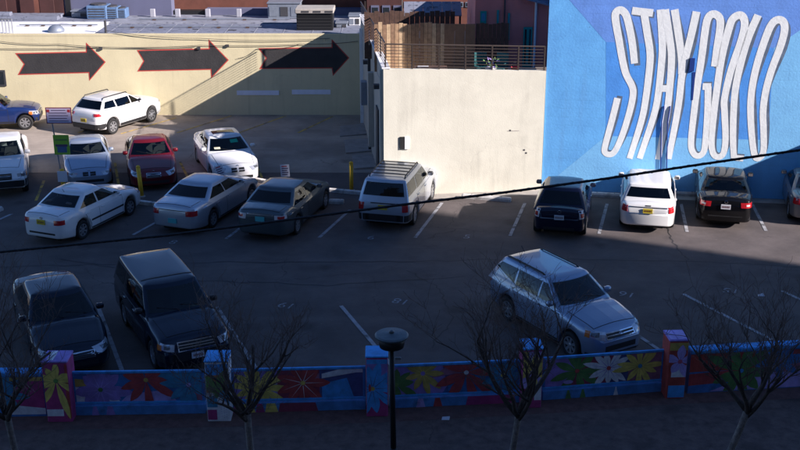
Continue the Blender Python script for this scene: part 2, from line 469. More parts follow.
# ---- painted bay lines
def line_mark(name, a, b, w, mat, label, cat='road marking', group=None, z=0.010):
    a = Vector((a.x, a.y, 0)); b = Vector((b.x, b.y, 0)); d = (b - a).normalized(); n = Vector((-d.y, d.x, 0)) * (w / 2)
    m = MB(); m.add([(*(a+n).xy, 0), (*(a-n).xy, 0), (*(b-n).xy, 0), (*(b+n).xy, 0)], [(0,1,2,3)])
    o = fix_normals(m.build(name, mat, loc=(0,0,z)))
    return tag(o, label, cat, group)
mid = [((133,235),(157,222),'white bay line at the rear of the white sedan with red tail lamps'),
       ((226,239),(246,224),'white bay line between the silver sedan and the grey-green sedan'),
       ((319,238),(350,210),'white bay line between the grey-green sedan and the roof-racked utility vehicle'),
       ((415,238),(442,203),'white bay line right of the roof-racked utility vehicle'),
       ((510,236),(525,203),'white bay line left of the navy hatchback'),
       ((599,234),(607,204),'white bay line between the navy hatchback and the white sedan by the mural'),
       ((687,232),(681,204),'white bay line between the white sedan and the black sedan by the mural'),
       ((766,231),(752,204),'white bay line between the black sedan and the grey car at the edge'),
       ((-8,223),(12,214),'short white bay line at the left edge beside the white pickup')]
for a, b, l in mid: line_mark('bay_line', G(*a), G(*b), 0.11, M['line_white'], l, group='middle row bay lines')
front = [((99,309),(124,376),'white bay line between the dark sedan and the black boxy utility vehicle'),
         ((217,307),(262,378),'white bay line right of the black boxy utility vehicle'),
         ((341,306),(392,366),'white bay line ending behind the round-capped lamp post'),
         ((612,318),(668,356),'white bay line beside the nose of the silver crossover'),
         ((683,294),(772,340),'long white bay line beyond the right-hand street tree'),
         ((782,291),(830,314),'white bay line at the right edge of the lot')]
for a, b, l in front: line_mark('bay_line', G(*a), G(*b), 0.11, M['line_white'], l, group='front row bay lines')
backl = [((44,181),(36,201),'yellow bay line beside the white pickup'),
         ((115,163),(120,193),'yellow bay line between the silver-blue coupe and the red sedan'),
         ((180,162),(191,184),'yellow bay line between the red sedan and the white coupe'),
         ((254,160),(262,178),'yellow bay line right of the white coupe'),
         ((121,134),(176,118),'yellow bay line in front of the white crossover by the arrow wall'),
         ((177,133),(232,115.8),'yellow bay line lying half in sun by the arrow wall'),
         ((239,133),(286,116),'yellow bay line below the two pale wall patches'),
         ((298,133),(333,116.5),'yellow bay line nearest the shaded alley corner'),
         ((78,133),(94,128),'short yellow bay line under the rear of the white crossover')]
for a, b, l in backl: line_mark('bay_line', G(*a), G(*b), 0.10, M['line_yellow'], l, group='yellow bay lines', z=0.012)

# ---- tar-sealed joints across the driving lane
rnd = random.Random(6)
for pts, l in (([(-20,268),(120,264),(260,262),(400,262),(560,259),(700,262),(830,268)], 'thin dark tar joint running along the driving lane'),
               ([(60,259),(140,272),(200,281),(330,285),(480,276)], 'wandering tar seam left of the silver crossover'),
               ([(664,206),(668,233),(676,247),(690,262)], 'short tar seam behind the white car by the mural'),
               ([(408,270),(440,290),(452,320),(430,350)], 'tar seam curving past bay 18')):
    P = []
    for i_ in range(len(pts)-1):
        for k in range(10):
            t = k/10; P.append(G(pts[i_][0]*(1-t)+pts[i_+1][0]*t, pts[i_][1]*(1-t)+pts[i_+1][1]*t) + Vector((rnd.gauss(0,0.03), rnd.gauss(0,0.04), 0)))
    vs = []; fs = []
    for k, q in enumerate(P):
        d_ = (P[min(k+1,len(P)-1)]-P[max(k-1,0)]).normalized(); n_ = Vector((-d_.y, d_.x, 0))*rnd.uniform(0.012,0.032)
        vs += [(q+n_)[:2] + (0.005,), (q-n_)[:2] + (0.005,)]
        if k: fs.append((2*k-2, 2*k-1, 2*k+1, 2*k))
    m = MB(); m.add(vs, fs); tag(fix_normals(m.build('tar_joint', M['tar'])), l, 'tar seam', 'tar joints in the asphalt')

# ---- painted bay numbers
dg = None
def text_mesh(s, size):
    cu = bpy.data.curves.new('number', 'FONT'); cu.body = s; cu.size = size
    cu.align_x = 'CENTER'; cu.align_y = 'CENTER'
    t = bpy.data.objects.new('number', cu); COL.objects.link(t)
    bpy.context.view_layer.update()
    me = bpy.data.meshes.new_from_object(t.evaluated_get(bpy.context.evaluated_depsgraph_get()))
    bpy.data.objects.remove(t); bpy.data.curves.remove(cu)
    return me
mk('number_white', (0.27,0.27,0.28), 0.85, var=0.4, vscale=9)
for s, px, py, rz, l in [('16',627,294.5,180-25,'painted bay number 16 by the windscreen of the silver crossover'),
                         ('15',731,291,180-25,'painted bay number 15 beyond the right-hand street tree'),
                         ('18',401,301.5,180-22,'painted bay number 18 behind the lamp post'),
                         ('19',287,305.5,180-20,'painted bay number 19 above the second street tree'),
                         ('6',371,238,-14,'painted bay number 6 behind the roof-racked utility vehicle'),
                         ('5',467,237,-13,'painted bay number 5 in the empty bay by the cream wall'),
                         ('8',173,242.5,-18,'painted bay number 8 behind the silver sedan')]:
    me = text_mesh(s, 0.50); me.materials.append(M['number_white'])
    o = bpy.data.objects.new('bay_number', me); COL.objects.link(o)
    p = G(px, py); o.location = (p.x, p.y, 0.010); o.rotation_euler = (0, 0, math.radians(rz))
    tag(o, l, 'road marking', 'bay numbers')

# ---- concrete wheel stops
def wheel_stop(a, b, label, w=0.20, h=0.15, mat='stop_white', group='wheel stops'):
    d = b - a; L = d.xy.length
    r = empty('wheel_stop', (a.x, a.y, 0.0), math.atan2(d.y, d.x), label, 'wheel stop', group)
    m = MB(); n = 4
    prof = [(-w/2,0.0),(-w/2,h*0.6),(-w*0.28,h),(w*0.28,h),(w/2,h*0.6),(w/2,0.0)]
    vs = []; k = len(prof)
    for x in (0, 0.05, L-0.05, L):
        s = 1.0 if 0 < x < L else 0.88
        vs += [(x, q[0]*s, max(0.0, q[1]*s)) for q in prof]
    fs = [tuple(range(k)), tuple(range(3*k, 4*k))]
    for i in range(3):
        fs += [(i*k+j, i*k+(j+1) % k, (i+1)*k+(j+1) % k, (i+1)*k+j) for j in range(k)]
    m.add(vs, fs)
    o = fix_normals(m.build('stop_block', M[mat], r))
    m = MB()
    for x in (L*0.2, L*0.8): m.lathe([(0.02,h-0.01),(0.02,h+0.008)], 8, c=(x,0,0))
    m.build('anchor_pins', M['dark_grey'], r)
    return r
wheel_stop(G(326,203), G(344,203.5), 'short white wheel stop at the nose of the grey-green sedan')
wheel_stop(G(462,197.5), G(511,201.5), 'long white wheel stop in the empty bay below the cream wall')
wheel_stop(G(591,196), G(620,197.5), 'white wheel stop in front of the navy hatchback')
wheel_stop(G(754,192.5), G(776,196), 'white wheel stop between the black sedan and the grey car')
wheel_stop(G(675,195), G(696,196), 'white wheel stop right of the white sedan by the mural')
wheel_stop(G(-6,209.5), G(2,211), 'end of a white wheel stop at the left edge')
# low pale kerbs dividing the two lots
def kerb(a, b, label, w=0.16, h=0.13):
    d = b - a; L = d.xy.length
    r = empty('lot_kerb', (a.x, a.y, 0.0), math.atan2(d.y, d.x), label, 'kerb', 'kerbs between the lots')
    n = max(2, int(L / 0.9))
    for i in range(n):
        MB().bbox(L*i/n + 0.006, L*(i+1)/n - 0.006, -w/2, w/2, -0.01, h, 0.015).build('kerb_stone', M['stop_white'], r)
kerb(G(137,203.5), G(166,207), 'white kerb between the white sedan and the silver sedan')
kerb(G(322,191), G(366,195), 'white kerb at the foot of the yellow post by the alley')
kerb(G(255,181), G(271,184), 'white kerb behind the roof of the grey-green sedan')

# ---- worn concrete pads in the alley
for (a, b, c, d, h, l) in [((340,127),(372,124),(376,134),(340,137),0.05,'far worn concrete pad beside the alley wall'),
                           ((344,141),(377,139),(381,151),(346,154),0.06,'middle worn concrete pad beside the alley wall'),
                           ((352,157),(380,155),(384,168),(354,170),0.07,'near worn concrete pad beside the alley wall')]:
    q = [G(*p) for p in (a, b, c, d)]
    o = fix_normals(MB().prism([(p.x, p.y) for p in q], 0.0, h).build('concrete_pad', M['concrete_dark']))
    tag(o, l, 'concrete pad', 'alley pads')

# ================================================================== BUILDINGS
# ---- sand-coloured building with the painted arrows
AY = G(200, 115).y
xl, xr = V(-60, 115, AY).x, V(363, 115, AY).x
arrow_b = empty('arrow_wall_building', (0, AY, 0), 0, 'sand-coloured low building with three big black arrows painted on its wall', 'building')
ztop = 3.72
fix_normals(MB().box(xl, xr, 0, 9.0, 0, ztop).build('wall', M['sand_block'], arrow_b))
MB().box(xl, xr, -0.012, 0.10, ztop + 0.002, ztop + 0.10).build('parapet_cap', M['sand_block'], arrow_b)
def wall_poly(parent, pts, y, mat, name):
    m = MB(); m.add([(p[0], y, p[1]) for p in pts], [tuple(range(len(pts)))])
    return m.build(name, M[mat], parent)
arrows = [[(17,54),(87,52.5),(87,44.5),(104.5,62),(90,79),(89.5,72),(19.5,74),(25,64)],
          [(138.5,51),(210,49.3),(209.5,41.2),(227.5,60),(212,76.5),(211.5,68.8),(139,70.5),(144.5,61)],
          [(260,49),(332.5,48),(332.5,41),(348,57.8),(333.5,74),(332.5,67.5),(261,68),(267,58)]]
for i, a in enumerate(arrows):
    P = [(V(px, py, AY).x, V(px, py, AY).z) for px, py in a]
    cx = sum(p[0] for p in P)/8; cz = sum(p[1] for p in P)/8
    n = len(P)
    # red border: same arrow grown outwards
    def grow(P, d):
        out = []
        for k in range(len(P)):
            p0, p1, p2 = Vector(P[k-1]), Vector(P[k]), Vector(P[(k+1) % len(P)])
            d1 = (p1-p0).normalized(); d2 = (p2-p1).normalized()
            n1 = Vector((d1.y,-d1.x)); n2 = Vector((d2.y,-d2.x))
            n1, n2 = -n1, -n2
            b = (n1+n2); b = b.normalized() / max(0.45, b.normalized().dot(n1))
            out.append(tuple(p1 + b*d))
        return out
    wall_poly(arrow_b, grow(P, 0.045), -0.006, 'arrow_red', 'arrow_border')
    wall_poly(arrow_b, P, -0.011, 'arrow_grey', 'painted_arrow')
for a, b, c, d in [(237,90.5,279,95), (292,89.7,330.5,94.2)]:
    p, q = V(a, d, AY), V(c, b, AY)
    MB().box(p.x, q.x, -0.03, 0.0, p.z, q.z).build('pale_wall_patch', M['patch_white'], arrow_b)
p, q = V(-12, 86, AY), V(5, 70, AY)
wf = MB().box(p.x, q.x, -0.05, 0.0, p.z, q.z).build('window_frame', M['dark_grey'], arrow_b)
MB().box(p.x+0.08, q.x-0.08, -0.058, -0.051, p.z+0.08, q.z-0.08).build('pane', M['glass_wall'], wf)
# wires and conduits clipped to the wall
def wire(pts, r, name='wall_wire', off=0.06):
    P = []
    for i in range(len(pts)-1):
        for t in [k/6 for k in range(6)] + ([1.0] if i == len(pts)-2 else []):
            x = pts[i][0]*(1-t)+pts[i+1][0]*t; y = pts[i][1]*(1-t)+pts[i+1][1]*t + 2.2*4*t*(1-t)*(1 if len(pts) < 4 else 0.5)
            v = V(x, y, AY); P.append((v.x, -off, v.z))
    MB().path(P, r, 5).build(name, M['dark_grey'], arrow_b)
wire([(-20,48),(101,47),(200,45),(300,44),(358,41)], 0.012)
wire([(-20,38),(60,44),(195,47)], 0.012)
wire([(105,30),(200,38),(330,38)], 0.012, off=0.08)
wire([(238,58),(258,48),(300,44)], 0.010)
for x, y0, y1 in [(324.5,37.3,41)]:
    a, b = V(x, y0, AY), V(x+0.5, y1, AY)
    MB().tube((a.x,-0.04,a.z),(b.x,-0.04,b.z),0.022,n=6).build('conduit', M['sand_block'], arrow_b)
for x, y in [(101,48.5),(199,48),(227.5,45.5)]:
    a = V(x, y, AY)
    MB().box(a.x-0.07,a.x+0.07,-0.08,0,a.z-0.06,a.z+0.05).build('junction_box', M['dark_grey'], arrow_b)

# roof of the arrow building: white coating at the left, shade painted in as grey-blue beyond
rx = V(103, 30, AY+2).x
roof_z = ztop - 0.10
def slab(name, x0, x1, y0, y1, z0, z1, mat, parent): return MB().box(x0, x1, y0, y1, z0, z1).build(name, M[mat], parent)
slab('roof_membrane', xl, rx, 0.11, 3.8, ztop+0.002, ztop+0.06, 'roof_white', arrow_b)
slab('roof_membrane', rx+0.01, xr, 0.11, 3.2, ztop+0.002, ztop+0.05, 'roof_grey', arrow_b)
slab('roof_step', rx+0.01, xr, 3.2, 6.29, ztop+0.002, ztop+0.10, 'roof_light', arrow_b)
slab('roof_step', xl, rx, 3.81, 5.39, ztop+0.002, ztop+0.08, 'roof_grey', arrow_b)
for x, y in [(153,20),(178,20),(208,18.5),(239,17)]:
    v = V(x, y, AY+5.0)
    MB().bbox(v.x-0.12, v.x+0.12, 4.95, 5.15, ztop+0.102, ztop+0.5, 0.02).build('vent_stub', M['stub_grey'], arrow_b)
v = V(106.5, 38, AY+0.5)
MB().tube((v.x,0.5,ztop+0.06),(v.x,0.5,ztop+0.62),0.06,n=8).build('vent_pipe', M['dark_grey'], arrow_b)
v = V(57, 39.5, AY+0.8)
o = MB().lathe([(0.38,0),(0.38,0.10),(0.30,0.22),(0.16,0.30),(0.02,0.33)], 16, c=(v.x,0.8,ztop+0.06)).build('roof_ventilator', M['duct'], arrow_b, True)
for k in range(5):
    v = V(1 + k*3.2, 40, AY+0.3)
    MB().tube((v.x,0.3,ztop+0.06),(v.x,0.3,ztop+0.72),0.025,n=6).build('ladder_bar', M['steel'], arrow_b)
v0, v1 = V(1,40,AY+0.3), V(13.8,40,AY+0.3)
MB().tube((v0.x,0.3,ztop+0.72),(v1.x,0.3,ztop+0.72),0.03,n=6).build('ladder_rail', M['steel'], arrow_b)

# seams, conduit runs and patches on the roof
rnd = random.Random(8)
for k in range(9):
    x = rx + 0.6 + k*1.35
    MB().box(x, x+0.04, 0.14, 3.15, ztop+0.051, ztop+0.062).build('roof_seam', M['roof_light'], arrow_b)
for (x0p, x1p, yy) in ((118,262,1.9),(140,290,4.0),(20,98,2.4)):
    a_, b_ = V(x0p,30,AY+yy).x, V(x1p,30,AY+yy).x
    zz = ztop + (0.11 if yy > 3.2 else 0.07)
    MB().tube((a_,yy,zz+0.06),(b_,yy,zz+0.06),0.03,n=6).build('roof_pipe', M['duct'], arrow_b)
    for k in range(5):
        xx = a_ + (b_-a_)*(k+0.5)/5
        MB().box(xx-0.08,xx+0.08,yy-0.08,yy+0.08,zz-0.01,zz+0.03).build('pipe_block', M['wood_dark'], arrow_b)
for k in range(12):
    x = rnd.uniform(rx+0.5, xr-3.5); y = rnd.uniform(0.4, 2.6); w = rnd.uniform(0.2,0.5)
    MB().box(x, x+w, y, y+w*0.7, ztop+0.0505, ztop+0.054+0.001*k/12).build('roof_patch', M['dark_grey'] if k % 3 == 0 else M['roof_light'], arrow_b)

# roof monitor with a dark louvred face
v0, v1 = V(297, 36, AY+1.2), V(333, 36, AY+1.2)
mon = empty('roof_monitor', ((v0.x+v1.x)/2, AY+1.2, ztop+0.06), 0, 'dark louvred roof housing with beige hood above the third arrow', 'roof housing')
w = (v1.x-v0.x)/2
MB().box(-w, w, 0, 1.2, 0, 0.78).build('housing', M['black'], mon)
MB().bbox(-w-0.06, w+0.06, -0.10, 1.3, 0.782, 1.0, 0.03).build('hood', M['concrete'], mon)
for k in range(3): MB().box(-w+0.25+k*0.55, -w+0.6+k*0.55, -0.115, -0.101, 0.84, 0.92).build('hood_slot', M['dark_grey'], mon)
for k in range(5): MB().box(-w+0.05, w-0.05, -0.03, -0.002, 0.08+k*0.14, 0.12+k*0.14).build('louvre', M['trim'], mon)

# rooftop clutter
def roof_unit(x0p, x1p, ytop, ybot, Y, mat, label, name='roof_unit', depth=1.0, base=None):
    a = V(x0p, ybot, Y); b = V(x1p, ytop, Y); w = (b.x-a.x)
    z0 = a.z if base is None else base
    r = empty(name, ((a.x+b.x)/2, Y, z0), 0, label, 'roof unit')
    h = b.z - z0
    MB().bbox(-w/2, w/2, 0, depth, 0, h, 0.03).build('casing', M[mat], r)
    n = max(2, int(w/0.5))
    for k in range(n):
        x = -w/2 + w*(k+0.5)/n
        MB().box(x-w/n*0.36, x+w/n*0.36, -0.02, -0.002, h*0.18, h*0.8).build('grille', M['dark_grey'] if k % 2 else M['duct'], r)
    MB().bbox(-w/2-0.04, w/2+0.04, -0.04, depth+0.04, h+0.002, h+0.07, 0.02).build('lid', M['duct'], r)
    return r
RB = ztop + 0.10
roof_unit(268, 300, 4, 19, AY+4.4, 'duct', 'row of grey air handlers on the roof above the third arrow', base=RB)
roof_unit(336, 347, 24, 35, AY+2.0, 'duct', 'small pale roof unit right of the dark louvred housing', base=ztop+0.05)
roof_unit(349, 360, 17, 33, AY+2.6, 'roof_white', 'small white roof cabinet near the terrace corner', base=ztop+0.05)
def air_unit(px, py, r, Y, base, label):
    v = V(px, py, Y)
    e = empty('condenser_unit', (v.x, Y, base), 0, label, 'roof unit')
    MB().bbox(-r, r, -r, r, 0, r*1.3, 0.03).build('casing', M['unit_blue'], e)
    MB().lathe([(r*0.8,r*1.3),(r*0.8,r*1.42),(r*0.6,r*1.42)], 14).build('fan_guard', M['dark_grey'], e)
    for k in range(4): MB().box(-r*0.8, r*0.8, -r-0.015, -r-0.002, r*(0.2+0.25*k), r*(0.3+0.25*k)).build('louvre', M['dark_grey'], e)

# ---- buildings beyond
BY = AY + 11.0
bz = 3.4
def far_building(name, x0p, x1p, ytop, Y, depth, mat, label, base=0.0):
    a = V(x0p, 20, Y); b = V(x1p, ytop, Y)
    r = empty(name, ((a.x+b.x)/2, Y, base), 0, label, 'building')
    w = (b.x-a.x)/2
    MB().box(-w, w, 0, depth, 0, b.z-base).build('wall', M[mat], r)
    return r, w, b.z-base
r, w, h = far_building('brick_building', -50, 60, -30, AY+5.4, 8, 'brick_dark', 'dark red brick building at the top left corner')
for k, xx in enumerate((-w*0.1, w*0.38, w*0.72)):
    MB().box(xx-0.35, xx+0.35, -0.10, -0.003, 0, h).build('pilaster', M['brick_dark'], r)
MB().box(w*0.42, w*0.66, -0.08, -0.003, h-3.4, h-1.2).build('shutter', M['brick_brown'], r)
MB().box(-w, w, -1.3, -0.105, ztop+0.085, 3.98).build('lean_to_roof', M['roof_grey'], r)
MB().bbox(-w*0.1, w*0.2, -1.2, -0.8, 3.982, 4.16, 0.02).build('parapet_block', M['roof_grey'], r)
r, w, h = far_building('lilac_building', 60.5, 169, -30, AY+5.5, 9, 'lilac', 'pale lilac rendered building behind the white roof')
MB().box(-w, w, -0.06, -0.003, h-2.72, h-2.54).build('string_course', M['dark_grey'], r)
a = V(69, 10, AY+8.8)
MB().box(-w+0.35, -w+0.6, -0.12, -0.004, 0, h).build('downpipe', M['black'], r)
MB().box(-w*0.2, w*0.16, -0.04, -0.003, h-3.6, h-2.9).build('dark_window', M['glass_wall'], r)
r, w, h = far_building('brown_building', 169.5, 366, -30, AY+6.3, 9, 'brick_brown', 'long brown wall of a building behind the grey roof')
MB().box(-w, -w*0.62, -0.5, -0.004, ztop+0.11, ztop+0.3).build('roof_duct', M['black'], r)
MB().box(-w, w, -0.10, -0.003, h-2.6, h-2.45).build('string_course', M['brick_dark'], r)
MB().box(-w*0.6, w-0.02, -0.7, -0.11, ztop+0.11, ztop+0.42).build('roof_upstand', M['lilac'], r)
for (px, py, rr, l) in [(100,22,0.5,'blue-grey condenser left of the roof cluster'),(112,21,0.42,'blue-grey condenser in the middle of the roof cluster'),(121,21,0.36,'small blue-grey condenser at the right of the roof cluster')]:
    air_unit(px, py, rr, AY+4.9, ztop+0.102 if px > 103 else ztop+0.082, l)
roof_unit(72, 87, 12, 22, AY+4.9, 'duct', 'slatted pale roof cabinet left of the condensers', base=ztop+0.082)
r, w, h = far_building('dark_rear_building', 367, 402, -30, AY+4.0, 6, 'brick_dark', 'dark building with windows behind the lit fence corner')
for k in range(3): 
    f = MB().box(-w+0.2+k*0.55, -w+0.6+k*0.55, -0.04, -0.003, h-2.6, h-1.7).build('window', M['lilac'], r)
    MB().box(-w+0.25+k*0.55, -w+0.55+k*0.55, -0.05, -0.041, h-2.5, h-1.8).build('pane', M['glass_wall'], f)
r, w, h = far_building('windowed_building', 403, 474, -40, AY+6.0, 6, 'brick_brown', 'brown building with a row of small windows above the fence')
for k in range(8):
    x = -w + w*2*(k+0.5)/8
    zt = V(430, 2, AY+6.0).z; zb_ = V(430, 7, AY+6.0).z
    f = MB().box(x-0.17, x+0.17, -0.05, -0.003, zb_, zt).build('window', M['duct'], r)
    MB().box(x-0.13, x+0.13, -0.06, -0.051, zb_+0.04, zt-0.04).build('pane', M['glass_wall'], f)

# ---- cream building with the roof terrace
A = G(384, 196); B = G(541, 190); C = Vector((V(361.5,115,AY).x, AY-0.01, 0))
zl, zr = 4.66, 4.44
cream_b = empty('cream_terrace_building', (A.x, A.y, 0), 0, 'cream rendered building carrying a railed roof terrace', 'building')
def loc(p): return (p.x - A.x, p.y - A.y)
a, b, c = loc(A), loc(B), loc(C); d = (b[0], c[1])
m = MB()
zd = 3.95
m.add([(*a,0),(*b,0),(*d,0),(*c,0),(*a,zd),(*b,zd),(*d,zd),(*c,zd)], [(4,5,6,7),(0,1,5,4),(1,2,6,5),(2,3,7,6)])
m.build('wall', M['cream'], cream_b)
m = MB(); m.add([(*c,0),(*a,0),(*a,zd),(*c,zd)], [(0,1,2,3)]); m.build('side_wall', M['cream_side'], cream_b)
F = Frame(A, B); nx, ny = F.n.x, F.n.y
def off(p, t): return (p[0] - nx*t, p[1] - ny*t)
m = MB(); q = [a, b, off(b,0.22), off(a,0.22)]
m.add([(*p, zd) for p in q] + [(*q[0],zl),(*q[1],zr),(*q[2],zr),(*q[3],zl)], [(4,5,6,7),(0,1,5,4),(1,2,6,5),(2,3,7,6),(3,0,4,7)])
m.build('parapet', M['cream'], cream_b)
m = MB(); q = [a, (a[0]+0.22, a[1]+0.222), (c[0]+0.22, c[1]), c]
m.add([(p[0],p[1]+ (0.224 if i == 0 else 0), zd) for i, p in enumerate(q)] + [(p[0],p[1]+ (0.224 if i == 0 else 0), zl) for i, p in enumerate(q)], [(4,5,6,7),(0,1,5,4),(1,2,6,5),(2,3,7,6),(3,0,4,7)])
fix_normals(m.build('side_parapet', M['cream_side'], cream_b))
# white flashing along the alley side of the parapet
fl = empty('tmp'); bpy.data.objects.remove(fl)
m = MB(); q = [(a[0]-0.05,a[1]+0.0), (a[0]+0.24,a[1]+0.0), (c[0]+0.24,c[1]), (c[0]-0.05,c[1])]
m.prism(q, zl+0.002, zl+0.05); fix_normals(m.build('flashing', M['roof_white'], cream_b))
# conduits, meter boxes and pipes on the alley wall
Fs = Frame(C, A)
def side_item(t, zz0, zz1, w, dep, mat, name):
    p = (c[0]+(a[0]-c[0])*t, c[1]+(a[1]-c[1])*t)
    d_ = Vector((a[0]-c[0], a[1]-c[1], 0)).normalized(); n_ = Vector((d_.y, -d_.x, 0))
    if n_.x > 0: n_ = -n_
    pts = []
    for s, e in ((-w/2,0.003),(w/2,0.003),(w/2,dep),(-w/2,dep)):
        pts.append((p[0]+d_.x*s+n_.x*e, p[1]+d_.y*s+n_.y*e))
    return fix_normals(MB().prism(pts, zz0, zz1).build(name, M[mat], cream_b))
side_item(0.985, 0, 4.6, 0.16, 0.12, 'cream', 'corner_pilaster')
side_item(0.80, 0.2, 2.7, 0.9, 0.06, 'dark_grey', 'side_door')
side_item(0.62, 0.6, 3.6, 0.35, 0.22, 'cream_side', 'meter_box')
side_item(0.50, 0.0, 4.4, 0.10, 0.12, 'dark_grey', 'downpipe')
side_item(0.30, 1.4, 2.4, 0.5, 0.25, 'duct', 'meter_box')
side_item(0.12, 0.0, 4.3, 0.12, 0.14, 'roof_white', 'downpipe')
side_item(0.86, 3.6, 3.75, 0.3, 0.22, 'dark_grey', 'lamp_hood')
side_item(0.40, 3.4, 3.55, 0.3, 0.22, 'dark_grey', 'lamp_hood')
# wall vent
u0, z0 = F.uz(400, 149); u1, z1 = F.uz(409, 136.5); um = F.uz(404.5, 140)[0]
fe = empty('vent_frame', (0, 0, 0)); bpy.data.objects.remove(fe)
def fpt(u, z, e): return (F.d.x*u + F.n.x*e, F.d.y*u + F.n.y*e, z)
def fbox(parent, F, u0, u1, z0, z1, e0, e1, mat, name):
    m = MB(); vs = []
    for z in (z0, z1):
        for u, e in ((u0,e1),(u1,e1),(u1,e0),(u0,e0)):
            vs.append((F.d.x*u + F.n.x*e, F.d.y*u + F.n.y*e, z))
    m.add(vs, [(0,3,2,1),(4,5,6,7),(0,1,5,4),(1,2,6,5),(2,3,7,6),(3,0,4,7)])
    return fix_normals(m.build(name, M[mat], parent))
fbox(cream_b, F, u0, um, z0, z1, 0.003, 0.05, 'black', 'vent_opening')
fbox(cream_b, F, um+0.005, u1, z0, z1, 0.003, 0.06, 'roof_white', 'vent_flap')
for px, py in [(524,150),(526,153),(510,130.5)]:
    u, z = F.uz(px, py); fbox(cream_b, F, u-0.035, u+0.035, z-0.03, z+0.03, 0.002, 0.006, 'dark_grey', 'plaster_chip')
u, z = F.uz(513, 131); fbox(cream_b, F, u-0.22, u+0.22, z-0.012, z+0.012, 0.002, 0.004, 'concrete_dark', 'plaster_crack')

# railing of the terrace
rail = empty('terrace_railing', (A.x, A.y, 0), 0, 'brown metal railing with thin horizontal bars along the terrace edge', 'railing')
RH = 0.86
def zr_at(t): return zl + (zr - zl) * t
nb = 8
inset = 0.11
for k in range(nb):
    fz = 0.08 + (RH-0.08) * k / (nb-1)
    p0 = off(a, inset); p1 = off(b, inset)
    MB().tube((p0[0]+0.08, p0[1], zl+fz), (p1[0]-0.05, p1[1], zr+fz), 0.028 if k == nb-1 else 0.012, n=6).build('bar', M['rail'], rail)
    MB().tube((p0[0]+0.06, p0[1]+0.03, zl+fz+0.05), (c[0]+0.1, c[1]-2.2, zl+fz+0.05), 0.028 if k == nb-1 else 0.012, n=6).build('bar', M['rail'], rail)
for k in range(7):
    t = k/6; p = (a[0]+0.08+(b[0]-a[0]-0.13)*t, a[1]+(b[1]-a[1])*t); p = off(p, inset)
    MB().box(p[0]-0.025, p[0]+0.025, p[1]-0.025, p[1]+0.025, zr_at(t)+0.001, zr_at(t)+RH+0.02).build('post', M['rail'], rail)
for k in range(1, 6):
    t = k/5*0.82; p = (a[0]+0.07+(c[0]-a[0])*t, a[1]+0.1+(c[1]-a[1])*t)
    MB().box(p[0]-0.025, p[0]+0.025, p[1]-0.025, p[1]+0.025, zl+0.051, zl+RH+0.07).build('post', M['rail'], rail)

# terrace fence of upright boards
FY = A.y + 3.1
def board_fence(x0p, x1p, ytop, Y, mats, label, jag=0.06, bw=0.155, name='board_fence', seed=1):
    rnd = random.Random(seed)
    p0 = V(x0p, ytop, Y); p1 = V(x1p, ytop, Y)
    r = empty(name, (p0.x, Y, zd), 0, label, 'fence')
    x = 0.0
    while x < p1.x - p0.x:
        h = p0.z - zd + rnd.uniform(-jag, jag)
        MB().box(x+0.006, x+bw-0.006, rnd.uniform(-0.012,0.0), 0.022, 0, h).build('board', M[rnd.choice(mats)], r)
        x += bw
    MB().box(0, x, 0.024, 0.09, 0.35, 0.44).build('cross_rail', M['wood_dark'], r)
    MB().box(0, x, 0.024, 0.09, 1.15, 1.24).build('cross_rail', M['wood_dark'], r)
    return r
mk('wood_a', (0.38,0.245,0.14), 0.85, var=0.35, vscale=6)
mk('wood_b', (0.26,0.16,0.095), 0.88, var=0.35, vscale=6)
mk('wood_c', (0.52,0.37,0.22), 0.85, var=0.3, vscale=6)
board_fence(374, 444, 23.5, FY, ['wood_a','wood_b','wood_c'], 'weathered board fence on the terrace, lit by sun at its upper left', seed=3)
board_fence(476, 506, 24, FY+0.05, ['wood_dark'], 'dark stained board fence beside the pink building', seed=5)
p0, p1 = V(444.5, 24, FY+0.02), V(475.5, 24, FY+0.02)
r = empty('plywood_screen', (p0.x, FY+0.02, zd), 0, 'tan plywood screen between the two board fences', 'screen')
n = 3
for k in range(n):
    w = (p1.x-p0.x)/n
    MB().box(w*k+0.004, w*(k+1)-0.004, -0.02, 0.02, 0, p0.z-zd).build('panel', M['wood_tan'], r)
board_fence(364, 452, 11.5, FY+2.6, ['wood_dark'], 'taller dark board fence behind the weathered fence', seed=7, bw=0.2)
# canopy of shining sheet metal beyond the fences
p0, p1 = V(404, 13, FY+3.2), V(462, 13, FY+3.2)
r = empty('sheet_roof', (p0.x, FY+3.2, zd), 0, 'blue-white sheet metal canopy rising behind the tall dark fence', 'canopy')
L = p1.x-p0.x; zt = V(430, 9, FY+3.2).z - zd
for k in range(6): 
    m = MB(); x0 = L*k/6; x1 = L*(k+1)/6 - 0.01
    m.add([(x0,0,zt-0.25),(x1,0,zt-0.25),(x1,1.0,zt+0.16),(x0,1.0,zt+0.16),(x0,0,zt-0.29),(x1,0,zt-0.29),(x1,1.0,zt+0.12),(x0,1.0,zt+0.12)],
          [(0,1,2,3),(7,6,5,4),(0,4,5,1),(1,5,6,2),(2,6,7,3),(3,7,4,0)])
    m.build('roof_sheet', M['roof_grey'], r)
for x in (0.05, L*0.5, L-0.05): MB().box(x-0.04, x+0.04, 0.45, 0.53, 0, zt-0.09).build('post', M['dark_grey'], r)

